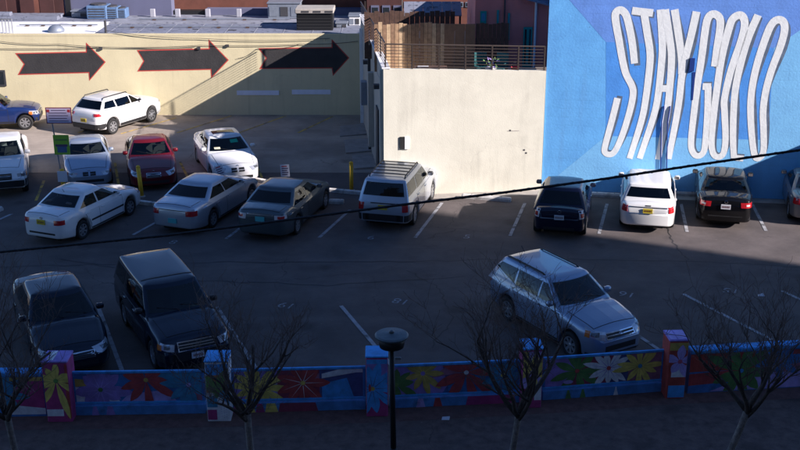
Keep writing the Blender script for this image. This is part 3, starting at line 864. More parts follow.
# pink building on the terrace
PY = FY + 0.9
p0, p1 = V(475, 20, PY), V(552, 20, PY)
pink = empty('pink_building', (p0.x, PY, zd), 0, 'dusty pink stucco building with teal door and narrow teal windows', 'building')
L = p1.x - p0.x; Hh = 4.6
def pz(px, py): v = V(px, py, PY); return v.x - p0.x, v.z - zd
MB().box(0, L, 0, 5.0, 0, 3.0).build('wall', M['pink'], pink)
def opening(x0, y0, x1, y1, panes=1):
    xa, zb = pz(x0, y1); xb, za = pz(x1, y0); zb = max(zb, 0.02)
    f = MB().box(xa, xb, -0.05, -0.003, zb, za).build('door' if zb < 0.1 else 'window', M['teal'], pink)
    w = (xb-xa)/panes
    for k in range(panes):
        MB().box(xa+w*k+0.05, xa+w*(k+1)-0.05, -0.056, -0.051, zb+0.12, za-0.08).build('pane', M['glass_wall'] if panes > 1 else M['m_teal'], f)
opening(522, 27, 532.5, 70, 2)
opening(507, 13, 510, 40)
opening(496.5, 10, 499, 24)
opening(480, 11, 486.5, 24)
x, z = pz(536, 3)
MB().tube((x,-0.06,0),(x,-0.06,3.0),0.045,n=8).build('downpipe', M['roof_white'], pink)
x, z = pz(504.5, 10); MB().tube((x,-0.05,1.0),(x,-0.05,3.0),0.03,n=6).build('conduit', M['dark_grey'], pink)
m = MB(); xa, za = pz(520, -3); xb, zb = pz(551, 5)
m.add([(xa,-0.5,za),(xb,-0.5,zb),(xb,0.0,zb+0.1),(xa,0.0,za+0.1),(xa,-0.5,za+0.06),(xb,-0.5,zb+0.06),(xb,0.0,zb+0.16),(xa,0.0,za+0.16)],
      [(0,3,2,1),(4,5,6,7),(0,1,5,4),(1,2,6,5),(2,3,7,6),(3,0,4,7)])
m.build('eave', M['roof_grey'], pink)

# terrace furniture
def chair(px, py, Y, rz, label):
    v = V(px, py, Y)
    r = empty('terrace_chair', (v.x, Y, zd), rz, label, 'chair')
    MB().bbox(-0.24,0.24,-0.24,0.24,0.42,0.46,0.015).build('seat', M['teal_dim'], r)
    MB().bbox(-0.24,0.24,0.22,0.26,0.462,0.95,0.015).build('backrest', M['teal_dim'], r)
    for sx in (-1,1):
        for sy in (-1,1): MB().tube((sx*0.21,sy*0.2,0),(sx*0.2,sy*0.19,0.42),0.018,n=6).build('leg', M['teal_dim'], r)
        MB().bbox(sx*0.25-0.02,sx*0.25+0.02,-0.2,0.22,0.62,0.65,0.008).build('armrest', M['teal_dim'], r)
chair(482, 60, A.y+1.7, 0.2, 'teal terrace chair left of the flower pot')
chair(500, 62, A.y+1.6, -0.5, 'teal terrace chair right of the flower pot')
v = V(491, 62, A.y+1.35)
r = empty('flower_pot', (v.x, A.y+1.35, zd), 0, 'pot of white and mauve flowers behind the railing', 'plant pot')
MB().lathe([(0.14,0),(0.2,0.5),(0.22,0.52),(0.18,0.52)], 14).build('pot', M['roof_white'], r, True)
rnd = random.Random(4); m = MB(); m2 = MB()
for k in range(44):
    a1 = rnd.uniform(0,6.28); rr = rnd.uniform(0.02,0.3); zz = rnd.uniform(0.52,0.85)
    p = Vector((rr*math.cos(a1), rr*math.sin(a1), zz)); u = Vector((rnd.uniform(-1,1),rnd.uniform(-1,1),rnd.uniform(-1,1))).normalized()*0.06; w_ = u.orthogonal().normalized()*0.03
    (m if k % 2 else m2).add([p-u,p+w_,p+u,p-w_],[(0,1,2,3)])
m.build('blossoms', M['m_purple'], r); m2.build('leaves', M['m_leaf'], r)
v = V(515, 66, A.y+1.2)
r = empty('red_bucket', (v.x, A.y+1.2, zd), 0, 'small red bucket near the teal door', 'bucket')
MB().lathe([(0.11,0),(0.15,0.55),(0.16,0.55),(0.13,0.53),(0.1,0.1)], 14).build('body', M['sign_red'], r, True)
MB().path([(0.15*math.cos(t),0,0.55+0.16*math.sin(t)) for t in [k*math.pi/8 for k in range(9)]],0.008,5).build('handle', M['dark_grey'], r)
v0, v1 = V(414,64,A.y+1.5), V(447,64,A.y+1.5)
r = empty('terrace_bench', ((v0.x+v1.x)/2, A.y+1.5, zd), 0, 'low dark bench behind the railing with a pale sheet on it', 'bench')
w = (v1.x-v0.x)/2
for k in range(3): MB().bbox(-w,w,-0.25+k*0.17,-0.1+k*0.17,0.46,0.5,0.01).build('slat', M['wood_dark'], r)
for sx in (-1,1): MB().box(sx*(w-0.12)-0.04,sx*(w-0.12)+0.04,-0.2,0.2,0,0.459).build('leg', M['dark_grey'], r)
v = V(423, 63, A.y+1.4)
tag(MB().bbox(-0.2,0.2,-0.1,0.1,0,0.03,0.01).build('pale_sheet', M['roof_white'], loc=(v.x, A.y+1.42, zd+0.502)), 'pale folded sheet lying on the dark terrace bench', 'cloth')

# ---- blue building with the mural
MA = G(541, 189.5); MBp = G(800, 200)
FM = Frame(MA, MBp)
blue_b = empty('mural_building', (MA.x, MA.y, 0), FM.ang, 'tall building with the big blue lettered mural', 'building')
LW = FM.L + 9
fix_normals(MB().box(0.01, LW, 0, 13, 0, 8.2).build('wall', M['blue_mid'], blue_b))
MB().bbox(-0.05, LW, -0.06, 0.5, 8.202, 8.35, 0.03).build('coping', M['concrete'], blue_b)
def mp(px, py): return FM.uz(px, py)
def mural_poly(pts, lay, mat, name='painted_field'):
    P = [mp(*p) for p in pts]
    P = [(max(0.012, u), min(8.19, max(0.02, z))) for u, z in P]
    m = MB(); m.add([(u, -0.002*lay, z) for u, z in P], [tuple(range(len(P)))])
    return fix_normals(m.build(name, M[mat], blue_b))
mural_poly([(540.5,189),(606,136),(768,140),(830,192),(830,205)], 1, 'blue_light')            # floor of the painted box
mural_poly([(565,-5),(606,42),(774,48),(815,20),(830,-5)], 1, 'blue_violet')                   # ceiling
mural_poly([(606,42),(774,48),(768,140),(606,136)], 1, 'blue_center')                          # rear
mural_poly([(774,48),(815,20),(830,30),(830,192),(768,140)], 1.0, 'blue_light')                 # right side
def ribbon(pts, w, lay, mat, name, closed=False, shift=(0,0)):
    P = [Vector(mp(x+shift[0], y+shift[1])) for x, y in pts]
    # refine with Catmull-Rom
    Q = []; n = len(P)
    rng = range(n if closed else n-1)
    for i in rng:
        p0 = P[(i-1) % n] if (closed or i > 0) else P[i]; p1 = P[i]; p2 = P[(i+1) % n]; p3 = P[(i+2) % n] if (closed or i < n-2) else p2
        for k in range(4):
            t = k/4
            Q.append(0.5*((2*p1)+(-p0+p2)*t+(2*p0-5*p1+4*p2-p3)*t*t+(-p0+3*p1-3*p2+p3)*t*t*t))
    if not closed: Q.append(P[-1])
    m = len(Q); vs = []
    for i in range(m):
        d = (Q[(i+1) % m] - Q[(i-1) % m]) if closed else (Q[min(i+1,m-1)] - Q[max(i-1,0)])
        d.normalize(); nn = Vector((-d.y, d.x)) * (w/2) * (0.90 + 0.30*min(1, max(0, Q[i].y/7.0)))
        for s in (1,-1):
            q = Q[i] + nn*s; vs.append((q.x, -0.002*lay, q.y))
    fs = [(2*i, 2*i+1, (2*i+3) % (2*m), (2*i+2) % (2*m)) for i in range(m if closed else m-1)]
    return vs, fs
LET = dict(
 S=[([(634.5,63.5),(632.5,45),(629.5,28),(626,15),(621,10),(616,12.5),(615.5,20),(619,40),(622.5,60),(626,74),(632,86),(633,95),(629.5,112),(622,136),(615,151),(609.5,154.5),(604.5,151.5),(606,142),(612,120),(617.5,98)],False)],
 T=[([(632,10.6),(642,11.8),(653,13)],False),([(644,13),(647.5,35),(650,52),(649.5,68),(645.5,100),(641,122),(629.5,158.5)],False)],
 A=[([(660.5,9.5),(662,35),(662,57),(658,95),(653,118),(639.5,158.5)],False),([(665,9.5),(669,35),(671.5,57),(669.5,90),(666,118),(658,159.5)],False),([(660,88.5),(668,88.5)],False)],
 Y=[([(674.5,9.5),(678.5,35),(681.5,58),(681.5,74)],False),([(696.5,11.5),(690.5,38),(684.5,62),(681.5,78),(678,108),(668.5,159)],False)],
 G=[([(714.5,66.5),(717,48),(720,28),(719.5,18),(714,14),(708.5,17),(705.5,28),(701.5,58),(697.5,85),(694,112),(691,142),(693,152.5),(698,156),(703.5,152),(705.5,140),(707.5,112),(708,86.5)],False),([(702.5,86.5),(711,86.5)],False)],
 O=[([(739.5,15),(733,18.5),(729,28),(721.5,58),(716.5,92),(714,112),(711.5,140),(713,153),(718,157),(723.5,153),(725.5,138),(724.5,112),(724.5,98),(731,70),(741,41),(744.5,26),(743.5,18)],True)],
 L=[([(758,15),(748.5,37),(741,62),(735.5,88),(733.5,112),(733,140),(734,159)],False),([(732,157.5),(743.5,158.5)],False)],
 D=[([(776.5,20),(770,27),(762,48),(755.5,70),(751.5,92),(750.5,112),(752,138),(755,156.5),(760,157.5),(763.5,150),(763.5,130),(763,112),(765.5,92),(771.5,70),(780.5,46),(784.5,30),(783,21.5)],True)])
for ch in 'STAYGOLD':
    m = MB(); g = MB()
    for j, (pts, cl) in enumerate(LET[ch]):
        vs, fs = ribbon(pts, 0.222, 4 + j*0.5, 'letter_white', 'letter', cl); m.add(vs, fs)
        sh = [(x + 0.8 + 2.8*abs(math.sin(math.pi*min(1,max(0,(y-8)/150))*2)), y + (2.0 if y < 85 else -2.0)) for x, y in pts]
        vs, fs = ribbon(sh, 0.185, 2.0 + j*0.5, 'letter_grey', 'letter_shade', cl); g.add(vs, fs)
    fix_normals(g.build('letter_side', M['letter_grey'], blue_b))
    fix_normals(m.build('letter', M['letter_white'], blue_b))
# vent, drip stain and conduits
u0, z0 = mp(689, 71); u1, z1 = mp(695, 58)
MB().box(u0, u1, -0.05, -0.012, z0, z1).build('vent_hood', M['blue_dark'], blue_b)
for x0, x1 in ((661.5, 660.0), (667.5, 666.0)):
    ua, za = mp(x0+2.5, 106); ub, zb = mp(x0, 122); uc, zc = mp(x1, 188)
    MB().path([(ua,-0.015,za),(ua,-0.035,za-0.1),(ub,-0.035,zb),(uc,-0.035,max(0.02,zc))], 0.022, 8).build('conduit', M['blue_dark'], blue_b, True)
uu, zz = mp(694, 72); ub, zb = mp(692, 100)
m = MB(); m.add([(uu-0.05,-0.0125,zz),(uu+0.05,-0.0125,zz),(ub+0.03,-0.0125,zb),(ub-0.02,-0.0125,zb)],[(0,1,2,3)]); m.build('drip_stain', M['blue_dark'], blue_b)
# ---- buildings out of the frame whose shade falls on the lot
corner = empty('corner_building', (MBp.x+3.2, MBp.y-4.6, 0), FM.ang, 'low building beside the mural, beyond the right edge', 'building')
MB().box(0, 12, 0, 4.5, 0, 3.9).build('wall', M['facade'], corner)
MB().bbox(-0.05, 12.05, -0.05, 4.55, 3.902, 4.05, 0.03).build('coping', M['concrete'], corner)
tower = empty('office_tower', (18, -22, 0), 0, 'tall office tower across the street, behind the viewer', 'building')
TW, TD, TH = 44.0, 31.3, 37.6
MB().box(0, TW, 0, TD, 0, TH).build('wall', M['facade'], tower)
wproto = None
for fl in range(11):
    for k in range(11):
        x = 1.5 + k*3.9
        if wproto is None:
            wproto = MB().box(-1.2, 1.2, 0, 0.06, -0.9, 0.9).build('window', M['glass_wall'], tower, loc=(x, TD+0.003, 3+fl*3.3))
        else: share(wproto, tower, (x, TD+0.003, 3+fl*3.3))
gar = empty('parking_garage', (-40, -26, 0), 0, 'parking garage the photograph is taken from', 'building')
MB().box(0, 57.9, 0, 23.0, 10.403, 24.0).build('sky_block', M['facade'], gar)  # unseen block above the deck, added to cut sky fill
MB().box(0, 57.9, 0, 26.9, 0, 10.4).build('deck', M['concrete_dark'], gar)
MB().bbox(0, 57.9, 26.6, 26.89, 10.402, 10.9, 0.02).build('parapet', M['concrete'], gar)

# ================================================================== PAINTED STREET WALL
def art_poly(parent, pts, lay, mat, name='painted_shape', y0=0.0):
    m = MB(); m.add([(p[0], y0 - 0.0016*lay, p[1]) for p in pts], [tuple(range(len(pts)))])
    return fix_normals(m.build(name, M[mat], parent))
def clip_poly(poly, x0, x1, z0, z1):
    def cl(P, f, inter):
        out = []
        for i in range(len(P)):
            a, b = P[i-1], P[i]
            if f(b):
                if not f(a): out.append(inter(a, b))
                out.append(b)
            elif f(a): out.append(inter(a, b))
        return out
    def ix(v): return lambda a, b: (v, a[1]+(b[1]-a[1])*(v-a[0])/(b[0]-a[0]))
    def iz(v): return lambda a, b: (a[0]+(b[0]-a[0])*(v-a[1])/(b[1]-a[1]), v)
    for f, it in ((lambda p: p[0] >= x0, ix(x0)), (lambda p: p[0] <= x1, ix(x1)), (lambda p: p[1] >= z0, iz(z0)), (lambda p: p[1] <= z1, iz(z1))):
        if poly: poly = cl(poly, f, it)
    return poly
def flower(parent, cx, cz, R, n, mat, box, lay, y0=0.0, w=0.17, a0=0.0, center='m_gold', rib=None, seed=0, squash=1.0, span=2*math.pi, down=0.0):
    rnd = random.Random(seed); m = MB(); rb = MB(); R *= 1.14; w *= 0.88
    for k in range(n):
        a = a0 + span*k/n + rnd.uniform(-0.16, 0.16)
        r = R*rnd.uniform(0.70, 1.12)*(1 + down*max(0, -math.sin(a)))
        d = Vector((math.cos(a), math.sin(a)*squash)); nn = Vector((-d.y, d.x))
        P = []
        for t, s in ((0.06,0.15),(0.3,0.75),(0.52,1.0),(0.72,0.85),(0.9,0.4),(1.0,0.0)): P.append(d*r*t + nn*R*w*s)
        for t, s in ((0.9,0.4),(0.72,0.85),(0.52,1.0),(0.3,0.75),(0.06,0.15)): P.append(d*r*t - nn*R*w*s)
        P = clip_poly([(cx+p.x, cz+p.y) for p in P], *box)
        if len(P) > 2: m.add([(p[0], y0-0.0016*(lay + 0.06*k), p[1]) for p in P], [tuple(range(len(P)))])
        if rib:
            Q = [d*r*0.1+nn*0.008, d*r*0.8, d*r*0.1-nn*0.008]
            Q = clip_poly([(cx+p.x, cz+p.y) for p in Q], *box)
            if len(Q) > 2: rb.add([(p[0], y0-0.0016*(lay+1.0), p[1]) for p in Q], [tuple(range(len(Q)))])
    if not m.v: return
    fl = fix_normals(m.build('painted_flower', M[mat], parent))
    if rib and rb.v: fix_normals(rb.build('petal_rib', M[rib], fl))
    C_ = clip_poly([(cx + 0.055*math.cos(t), cz + 0.055*math.sin(t)) for t in [k*math.pi/5 for k in range(10)]], *box)
    if len(C_) > 2:
        mm = MB(); mm.add([(p[0], y0-0.0016*(lay+1.4), p[1]) for p in C_], [tuple(range(len(C_)))]); fix_normals(mm.build('flower_eye', M[center], fl))

def pillar(px0, px1, py_base, label, top_mat, art, h=1.45, w=0.55, dep=0.55, body='m_magenta'):
    p = (G(px0, py_base) + G(px1, py_base))/2
    ww = (G(px1, py_base) - G(px0, py_base)).length
    r = empty('painted_pillar', (p.x, p.y, 0), 0.02 if px0 < 400 else 0.06, label, 'pillar', 'painted pillars')
    MB().bbox(-ww/2, ww/2, 0, dep, -0.01, h, 0.02).build('shaft', M[body], r)
    MB().bbox(-ww/2-0.012, ww/2+0.012, -0.012, dep+0.012, h+0.002, h+0.05, 0.015).build('cap', M[top_mat], r)
    art(r, ww, h)
    return r
def art0(r, w, h):
    b = (-w/2+0.01, w/2-0.01, 0.03, h-0.03)
    art_poly(r, [(w*0.32,0.1),(w/2-.01,0.1),(w/2-.01,h-.03),(w*0.38,h-.03)], 2, 'm_brick')
    art_poly(r, [(-w/2+.01,0.15),(0.1,0.15),(0.1,0.32),(-w/2+.01,0.32)], 2, 'm_white')
    flower(r, 0.0, 1.02, 0.40, 9, 'm_yellow', b, 4, rib='m_gold', center='m_leaf', seed=2, down=0.95, w=0.2)
    MB().box(-w*0.30, -w*0.05, 0.05, 0.5, h+0.052, h+0.056).build('cap_stripe', M['m_white'], r)
    MB().box(w*0.08, w*0.22, 0.05, 0.5, h+0.052, h+0.056).build('cap_stripe', M['m_purple'], r)
def art1(r, w, h):
    b = (-w/2+0.01, w/2-0.01, 0.03, h-0.03)
    art_poly(r, [(-w/2+.01,0.03),(w/2-.01,0.03),(w/2-.01,h-.03),(-w/2+.01,h-.03)], 1, 'm_white')
    art_poly(r, [(-w/2+.01,0.72),(w*0.2,0.72),(w*0.3,h-0.12),(-w/2+.01,h-0.12)], 2, 'm_orange')
    art_poly(r, [(w*0.05,0.62),(w/2-.01,0.42),(w/2-.01,h-.03),(w*0.1,h-.03)], 3, 'm_teal')
    art_poly(r, [(-w/2+.01,h-.3),(w/2-.01,h-.3),(w/2-.01,h-.03),(-w/2+.01,h-.03)], 4, 'm_sky')
    art_poly(r, [(-w/2+.01,0.36),(-0.02,0.36),(-0.02,0.66),(-w/2+.01,0.62)], 3, 'm_teal')
    art_poly(r, [(-w/2+.01,0.05),(-0.04,0.05),(-0.04,0.30),(-w/2+.01,0.30)], 3, 'm_magenta')
    flower(r, -0.02, 0.66, 0.62, 2, 'm_leaf', b, 6, a0=math.radians(62), span=math.radians(116), w=0.22, center='m_green', rib='m_green')
    m = MB()
    for k in range(26):
        t = k*0.45; q = 0.02+0.008*k*0.3
        m.box(0.12+0.06*math.sin(k*2.1)-0.008, 0.12+0.06*math.sin(k*2.1)+0.008, -0.0096, -0.0088, 0.1+k*0.019, 0.108+k*0.019)
    m.build('painted_scribble', M['m_purple'], r)
def art2(r, w, h):
    b = (-w/2+0.01, w/2-0.01, 0.03, h-0.03)
    art_poly(r, [(-w/2+.01,h*0.45),(w/2-.01,h*0.45),(w/2-.01,h-.03),(-w/2+.01,h-.03)], 1, 'm_purple')
    art_poly(r, [(-w/2+.01,h-.14),(w/2-.01,h-.14),(w/2-.01,h-.03),(-w/2+.01,h-.03)], 2, 'm_sky')
    flower(r, -0.1, 0.70, 0.55, 10, 'm_sky', b, 4, rib='m_navy', center='m_gold', seed=5, w=0.2, down=0.25)
    art_poly(r, [(-0.16+0.03*math.cos(t)-0.0, 0.72+0.1*math.sin(t)) for t in [k*math.pi/4 for k in range(8)]], 7, 'm_red')
def art3(r, w, h):
    b = (-w/2+0.01, w/2-0.01, 0.03, h-0.03)
    art_poly(r, [(-w/2+.01,0.5),(w/2-.01,0.5),(w/2-.01,h-.03),(-w/2+.01,h-.03)], 1, 'm_lilac')
    art_poly(r, [(0.06,0.2),(w/2-.01,0.2),(w/2-.01,0.56),(0.06,0.56)], 2, 'm_white')
    art_poly(r, [(-w/2+.01,h-.5),(-0.1,h-.5),(-0.1,h-.03),(-w/2+.01,h-.03)], 2, 'm_gold')
    flower(r, 0.02, 1.02, 0.36, 8, 'm_yellow', b, 4, rib='m_gold', center='m_white', seed=9, w=0.22, down=0.9)
def art4(r, w, h):
    b = (-w/2+0.01, w/2-0.01, 0.03, h-0.03)
    art_poly(r, [(-w/2+.01,h-.22),(w/2-.01,h-.22),(w/2-.01,h-.03),(-w/2+.01,h-.03)], 1, 'm_gold')
    art_poly(r, [(-w*0.3,0.55),(w/2-.01,0.55),(w/2-.01,0.85),(-w*0.3,0.85)], 2, 'm_white')
    art_poly(r, [(-w*0.4,0.03),(w/2-.01,0.03),(w/2-.01,0.34),(-w*0.4,0.34)], 2, 'm_sky')
    flower(r, 0.05, 0.95, 0.40, 5, 'm_lilac', b, 4, a0=math.pi/2, center='m_pink', rib='m_purple', seed=3, w=0.26)
    MB().box(-w/2+0.02, -0.05, 0.03, 0.52, h+0.052, h+0.056).build('cap_stripe', M['m_lilac'], r)
    MB().box(-0.02, w/2-0.02, 0.03, 0.52, h+0.052, h+0.056).build('cap_stripe', M['m_lilac'], r)
pillar(48, 73, 422, 'leftmost painted pillar with a yellow flower on magenta', 'm_purple', art0, body='m_magenta')
pillar(208, 231, 421.5, 'painted pillar with two green leaves and white lower half', 'm_sky', art1, body='m_white')
pillar(366.5, 388, 416.5, 'painted pillar with a large sky-blue flower beside the lamp post', 'm_sky', art2, body='m_magenta')
pillar(521, 541, 408, 'painted pillar with a yellow flower on lilac behind the third tree', 'm_sky', art3, body='m_magenta')
pillar(665, 684, 398.5, 'rightmost painted pillar, red with lilac striped top', 'm_purple', art4, body='m_brick')

def wall_bay(pa, pb, label, arts, kerb_art=(), solid=False, z_top=1.08, kerb_mat='m_kerb', board='m_navy'):
    a, b = G(*pa), G(*pb); d = b - a; L = d.length
    r = empty('painted_wall_bay', (a.x, a.y, 0), math.atan2(d.y, d.x), label, 'wall', 'painted wall bays')
    if solid:
        MB().bbox(0, L, 0, 0.22, -0.01, z_top-0.1, 0.01).build('masonry', M[board], r)
        n = max(3, int(L/0.55))
        for k in range(n):
            MB().bbox(L*k/n+0.003, L*(k+1)/n-0.003, -0.03, 0.25, z_top-0.098, z_top + (0.012 if k % 2 else 0), 0.02).build('coping_stone', M['m_sky'], r)
        arts(r, L, 0.0, (0.01, L-0.01, 0.02, z_top-0.12))
    else:
        MB().bbox(0, L, 0.0, 0.22, -0.01, 0.24, 0.015).build('kerb_wall', M[kerb_mat], r)
        for zz in (0.29, z_top-0.03):
            MB().bbox(0.0, L, 0.02, 0.08, zz-0.03, zz+0.03, 0.008).build('rail', M['m_sky'], r)
        for x in (0.03, L-0.03):
            MB().bbox(x-0.03, x+0.03, 0.021, 0.079, 0.322, z_top-0.062, 0.006).build('frame_post', M['m_blue'], r)
        MB().box(0.062, L-0.062, 0.04, 0.06, 0.322, z_top-0.062).build('board', M[board], r)
        arts(r, L, 0.038, (0.065, L-0.065, 0.325, z_top-0.065))
        for x0, x1, mt in kerb_art:
            art_poly(r, [(L*x0, 0.0), (L*x1, 0.0), (L*(x1-0.02), 0.22), (L*(x0+0.015), 0.22)], 1, mt)
    return r
def bayA(r, L, y, b):       # far left, solid
    art_poly(r, [(b[0],b[3]),(b[0],b[3]-.1),(b[1],b[3]-.1),(b[1],b[3])], 1, 'm_gold', y0=y)
    art_poly(r, [(L*0.62,0.1),(b[1],0.1),(b[1],b[3]-.1),(L*0.7,b[3]-.1)], 1, 'm_magenta', y0=y)
    art_poly(r, [(L*0.55,0.05),(b[1],0.05),(b[1],0.2),(L*0.5,0.32)], 2, 'm_white', y0=y)
    flower(r, L*0.52, 0.55, 0.55, 9, 'm_teal', b, 4, y, rib='m_navy', seed=21)
def bayB(r, L, y, b):
    art_poly(r, [(b[0],b[2]),(L*0.35,b[2]),(L*0.30,0.55),(b[0],0.7)], 1, 'm_white', y0=y)
    art_poly(r, [(b[0],0.7),(L*0.25,0.75),(L*0.2,0.85),(b[0],0.9)], 1.5, 'm_gold', y0=y)
    art_poly(r, [(L*0.36,b[2]),(L*0.78,b[2]),(L*0.72,0.6),(L*0.42,0.5)], 1, 'm_lilac', y0=y)
    art_poly(r, [(L*0.6,0.75),(b[1],0.8),(b[1],b[3]),(L*0.55,b[3])], 1, 'm_teal', y0=y)
    art_poly(r, [(L*0.9,b[2]),(b[1],b[2]),(b[1],0.65),(L*0.93,0.6)], 2, 'm_rose', y0=y)
    flower(r, L*0.21, 0.62, 0.62, 10, 'm_purple', b, 4, y, rib='m_lilac', center='m_green', seed=1, w=0.22)
    flower(r, L*0.56, 0.85, 0.58, 9, 'm_red', b, 7, y, rib='m_maroon', center='m_gold', seed=4, down=0.4)
    flower(r, L*0.88, 0.72, 0.55, 10, 'm_teal', b, 10, y, rib='m_navy', center='m_lilac', seed=6, w=0.18)
def bayC(r, L, y, b):
    art_poly(r, [(b[0],b[2]),(L*0.34,b[2]),(L*0.34,b[3]),(b[0],b[3])], 1, 'm_purple', y0=y)
    art_poly(r, [(L*0.34,b[2]),(L*0.66,b[2]),(L*0.66,b[3]),(L*0.34,b[3])], 1, 'm_maroon', y0=y)
    art_poly(r, [(L*0.42,0.72),(L*0.66,0.8),(L*0.66,0.93),(L*0.44,0.86)], 2, 'm_rose', y0=y)
    flower(r, L*0.2, 0.62, 0.62, 12, 'm_yellow', b, 4, y, rib='m_gold', center='m_gold', seed=8, w=0.14)
    flower(r, L*0.53, 0.70, 0.56, 9, 'm_red', b, 7, y, rib='m_white', center='m_yellow', seed=12, w=0.2)
    art_poly(r, [(L*0.67,b[2]),(L*0.91,b[2]),(L*0.86,0.80),(L*0.67,0.66)], 3, 'm_sky', y0=y)
    art_poly(r, [(L*0.67,0.80),(L*0.93,0.93),(b[1],0.93),(b[1],b[3]),(L*0.8,b[3]-0.0),(L*0.67,b[3]-0.1)], 4, 'm_white', y0=y)
    art_poly(r, [(L*0.655,b[2]),(L*0.672,b[2]),(L*0.672,b[3]),(L*0.655,b[3])], 5, 'm_navy', y0=y)
def bayD(r, L, y, b):
    art_poly(r, [(b[0],b[2]),(L*0.45,b[2]),(L*0.40,b[3]),(b[0],b[3])], 1, 'm_purple', y0=y)
    art_poly(r, [(L*0.4,b[2]),(b[1],b[2]),(b[1],b[3]),(L*0.55,b[3])], 1, 'm_blue', y0=y)
    art_poly(r, [(L*0.3,0.7),(L*0.6,0.85),(L*0.62,b[3]-.02),(L*0.42,b[3]-.05)], 2, 'm_rose', y0=y)
    flower(r, L*0.05, 0.58, 0.5, 9, 'm_green', b, 4, y, center='m_leaf', seed=15)
    flower(r, L*0.25, 0.84, 0.48, 9, 'm_gold', b, 7, y, rib='m_yellow', center='m_purple', seed=16, w=0.16)
    flower(r, L*0.58, 0.82, 0.78, 9, 'm_red', b, 10, y, rib='m_maroon', center='m_white', seed=17, w=0.15, down=0.2)
    flower(r, L*0.86, 0.72, 0.55, 9, 'm_teal', b, 13, y, rib='m_sky', center='m_yellow', seed=18)
def bayE(r, L, y, b):
    art_poly(r, [(b[0],b[2]),(L*0.2,b[2]),(L*0.3,b[3]),(b[0],b[3])], 1, 'm_purple', y0=y)
    art_poly(r, [(L*0.2,b[2]),(L*0.55,b[2]),(L*0.6,b[3]),(L*0.3,b[3])], 1, 'm_maroon', y0=y)
    art_poly(r, [(L*0.7,b[2]),(b[1],b[2]),(b[1],b[3]),(L*0.72,b[3])], 1, 'm_rose', y0=y)
    flower(r, L*0.28, 0.68, 0.62, 9, 'm_green', b, 4, y, rib='m_leaf', center='m_red', seed=25, w=0.15)
    flower(r, L*0.54, 0.70, 0.52, 11, 'm_white', b, 7, y, rib='m_purple', center='m_red', seed=26, w=0.15)
    flower(r, L*0.80, 0.70, 0.56, 11, 'm_yellow', b, 10, y, rib='m_gold', center='m_teal', seed=27, w=0.13)
    art_poly(r, [(L*0.21+0.12*math.cos(t), 0.42+0.05*math.sin(t)) for t in [k*math.pi/6 for k in range(12)]], 12, 'm_lilac', y0=y)
def bayF(r, L, y, b):
    art_poly(r, [(b[0],0.55),(L*0.3,0.55),(L*0.3,b[3]),(b[0],b[3])], 1, 'm_brick', y0=y)
    art_poly(r, [(b[0],0.2),(L*0.4,0.3),(L*0.4,0.6),(b[0],0.5)], 1.5, 'm_red', y0=y)
    art_poly(r, [(L*0.1,b[2]),(L*0.8,b[2]),(L*0.72,0.5),(L*0.3,0.42)], 2, 'm_lilac', y0=y)
    art_poly(r, [(L*0.4,0.4),(L*0.75,0.62),(L*0.72,0.78),(L*0.42,0.6)], 2.6, 'm_rose', y0=y)
    art_poly(r, [(L*0.45,b[3]-.12),(b[1],b[3]-.12),(b[1],b[3]),(L*0.45,b[3])], 2.3, 'm_red', y0=y)
    flower(r, L*0.24, 0.52, 0.85, 9, 'm_green', b, 4, y, rib='m_leaf', center='m_sky', seed=31, w=0.15)
    flower(r, L*0.42, 0.70, 0.5, 8, 'm_blue', b, 7, y, rib='m_sky', center='m_purple', seed=33)
    flower(r, L*0.70, 0.72, 0.68, 10, 'm_yellow', b, 10, y, rib='m_gold', center='m_sky', seed=32, w=0.12, down=0.25)
wall_bay((-40,417.5),(47,416), 'left end bay of solid painted wall with blue flower', bayA, (), True, 1.10, board='m_blue')
wall_bay((75,415.5),(206,413.5), 'painted wall bay with purple, dark red and blue flowers', bayB, ((0.13,0.19,'m_purple'),(0.24,0.31,'m_purple')), board='m_blue')
wall_bay((233,413),(366,409.5), 'painted wall bay with yellow and red flowers and a white slanted band', bayC, ((0.0,0.05,'m_magenta'),(0.05,0.17,'m_yellow'),(0.17,0.24,'m_magenta'),(0.24,0.34,'m_yellow'),(0.34,0.64,'m_maroon')), kerb_mat='m_kerb')
wall_bay((390,408.5),(520,402.5), 'painted wall bay right of the lamp post with a big red flower', bayD, ((0.0,0.04,'m_green'),(0.2,0.27,'m_lilac'),(0.33,0.40,'m_red'),(0.58,0.97,'m_magenta')), kerb_mat='m_kerb')
wall_bay((542,400.5),(662,391.5), 'painted wall bay with white and yellow flowers under the silver crossover', bayE, ((0.19,0.24,'m_green'),(0.31,0.36,'m_green'),(0.59,0.63,'m_white')), kerb_mat='m_kerb')
wall_bay((687,393.5),(900,381), 'right end bay of solid painted wall with green and yellow flowers', bayF, (), True, 1.12, board='m_blue')

# litter
p = G(445.5, 418.5); tag(fix_normals(MB().add([(-.09,-.06,0.002),(.08,-.07,0.01),(.1,.05,0.03),(-.07,.07,0.008),(-.09,-.06,-0.002),(.08,-.07,-0.002),(.1,.05,-0.002),(-.07,.07,-0.002)],[(0,1,2,3),(7,6,5,4),(0,4,5,1),(1,5,6,2),(2,6,7,3),(3,7,4,0)]).build('paper_scrap', M['sign_white'], loc=(p.x,p.y,0.0))), 'scrap of pale paper on the pavement near the third tree', 'litter')
p = G(761, 295.5); tag(fix_normals(MB().add([(-.1,-.06,0.0),(.08,-.07,0.0),(.1,.05,0.0),(-.07,.07,0.0),(-.05,-.03,0.05),(.05,.02,0.07)],[(0,1,5,4),(1,2,5),(2,3,4,5),(3,0,4),(0,3,2,1)]).build('paper_scrap', M['sign_white'], loc=(p.x,p.y,0.004))), 'crumpled white paper on the asphalt at the right', 'litter')

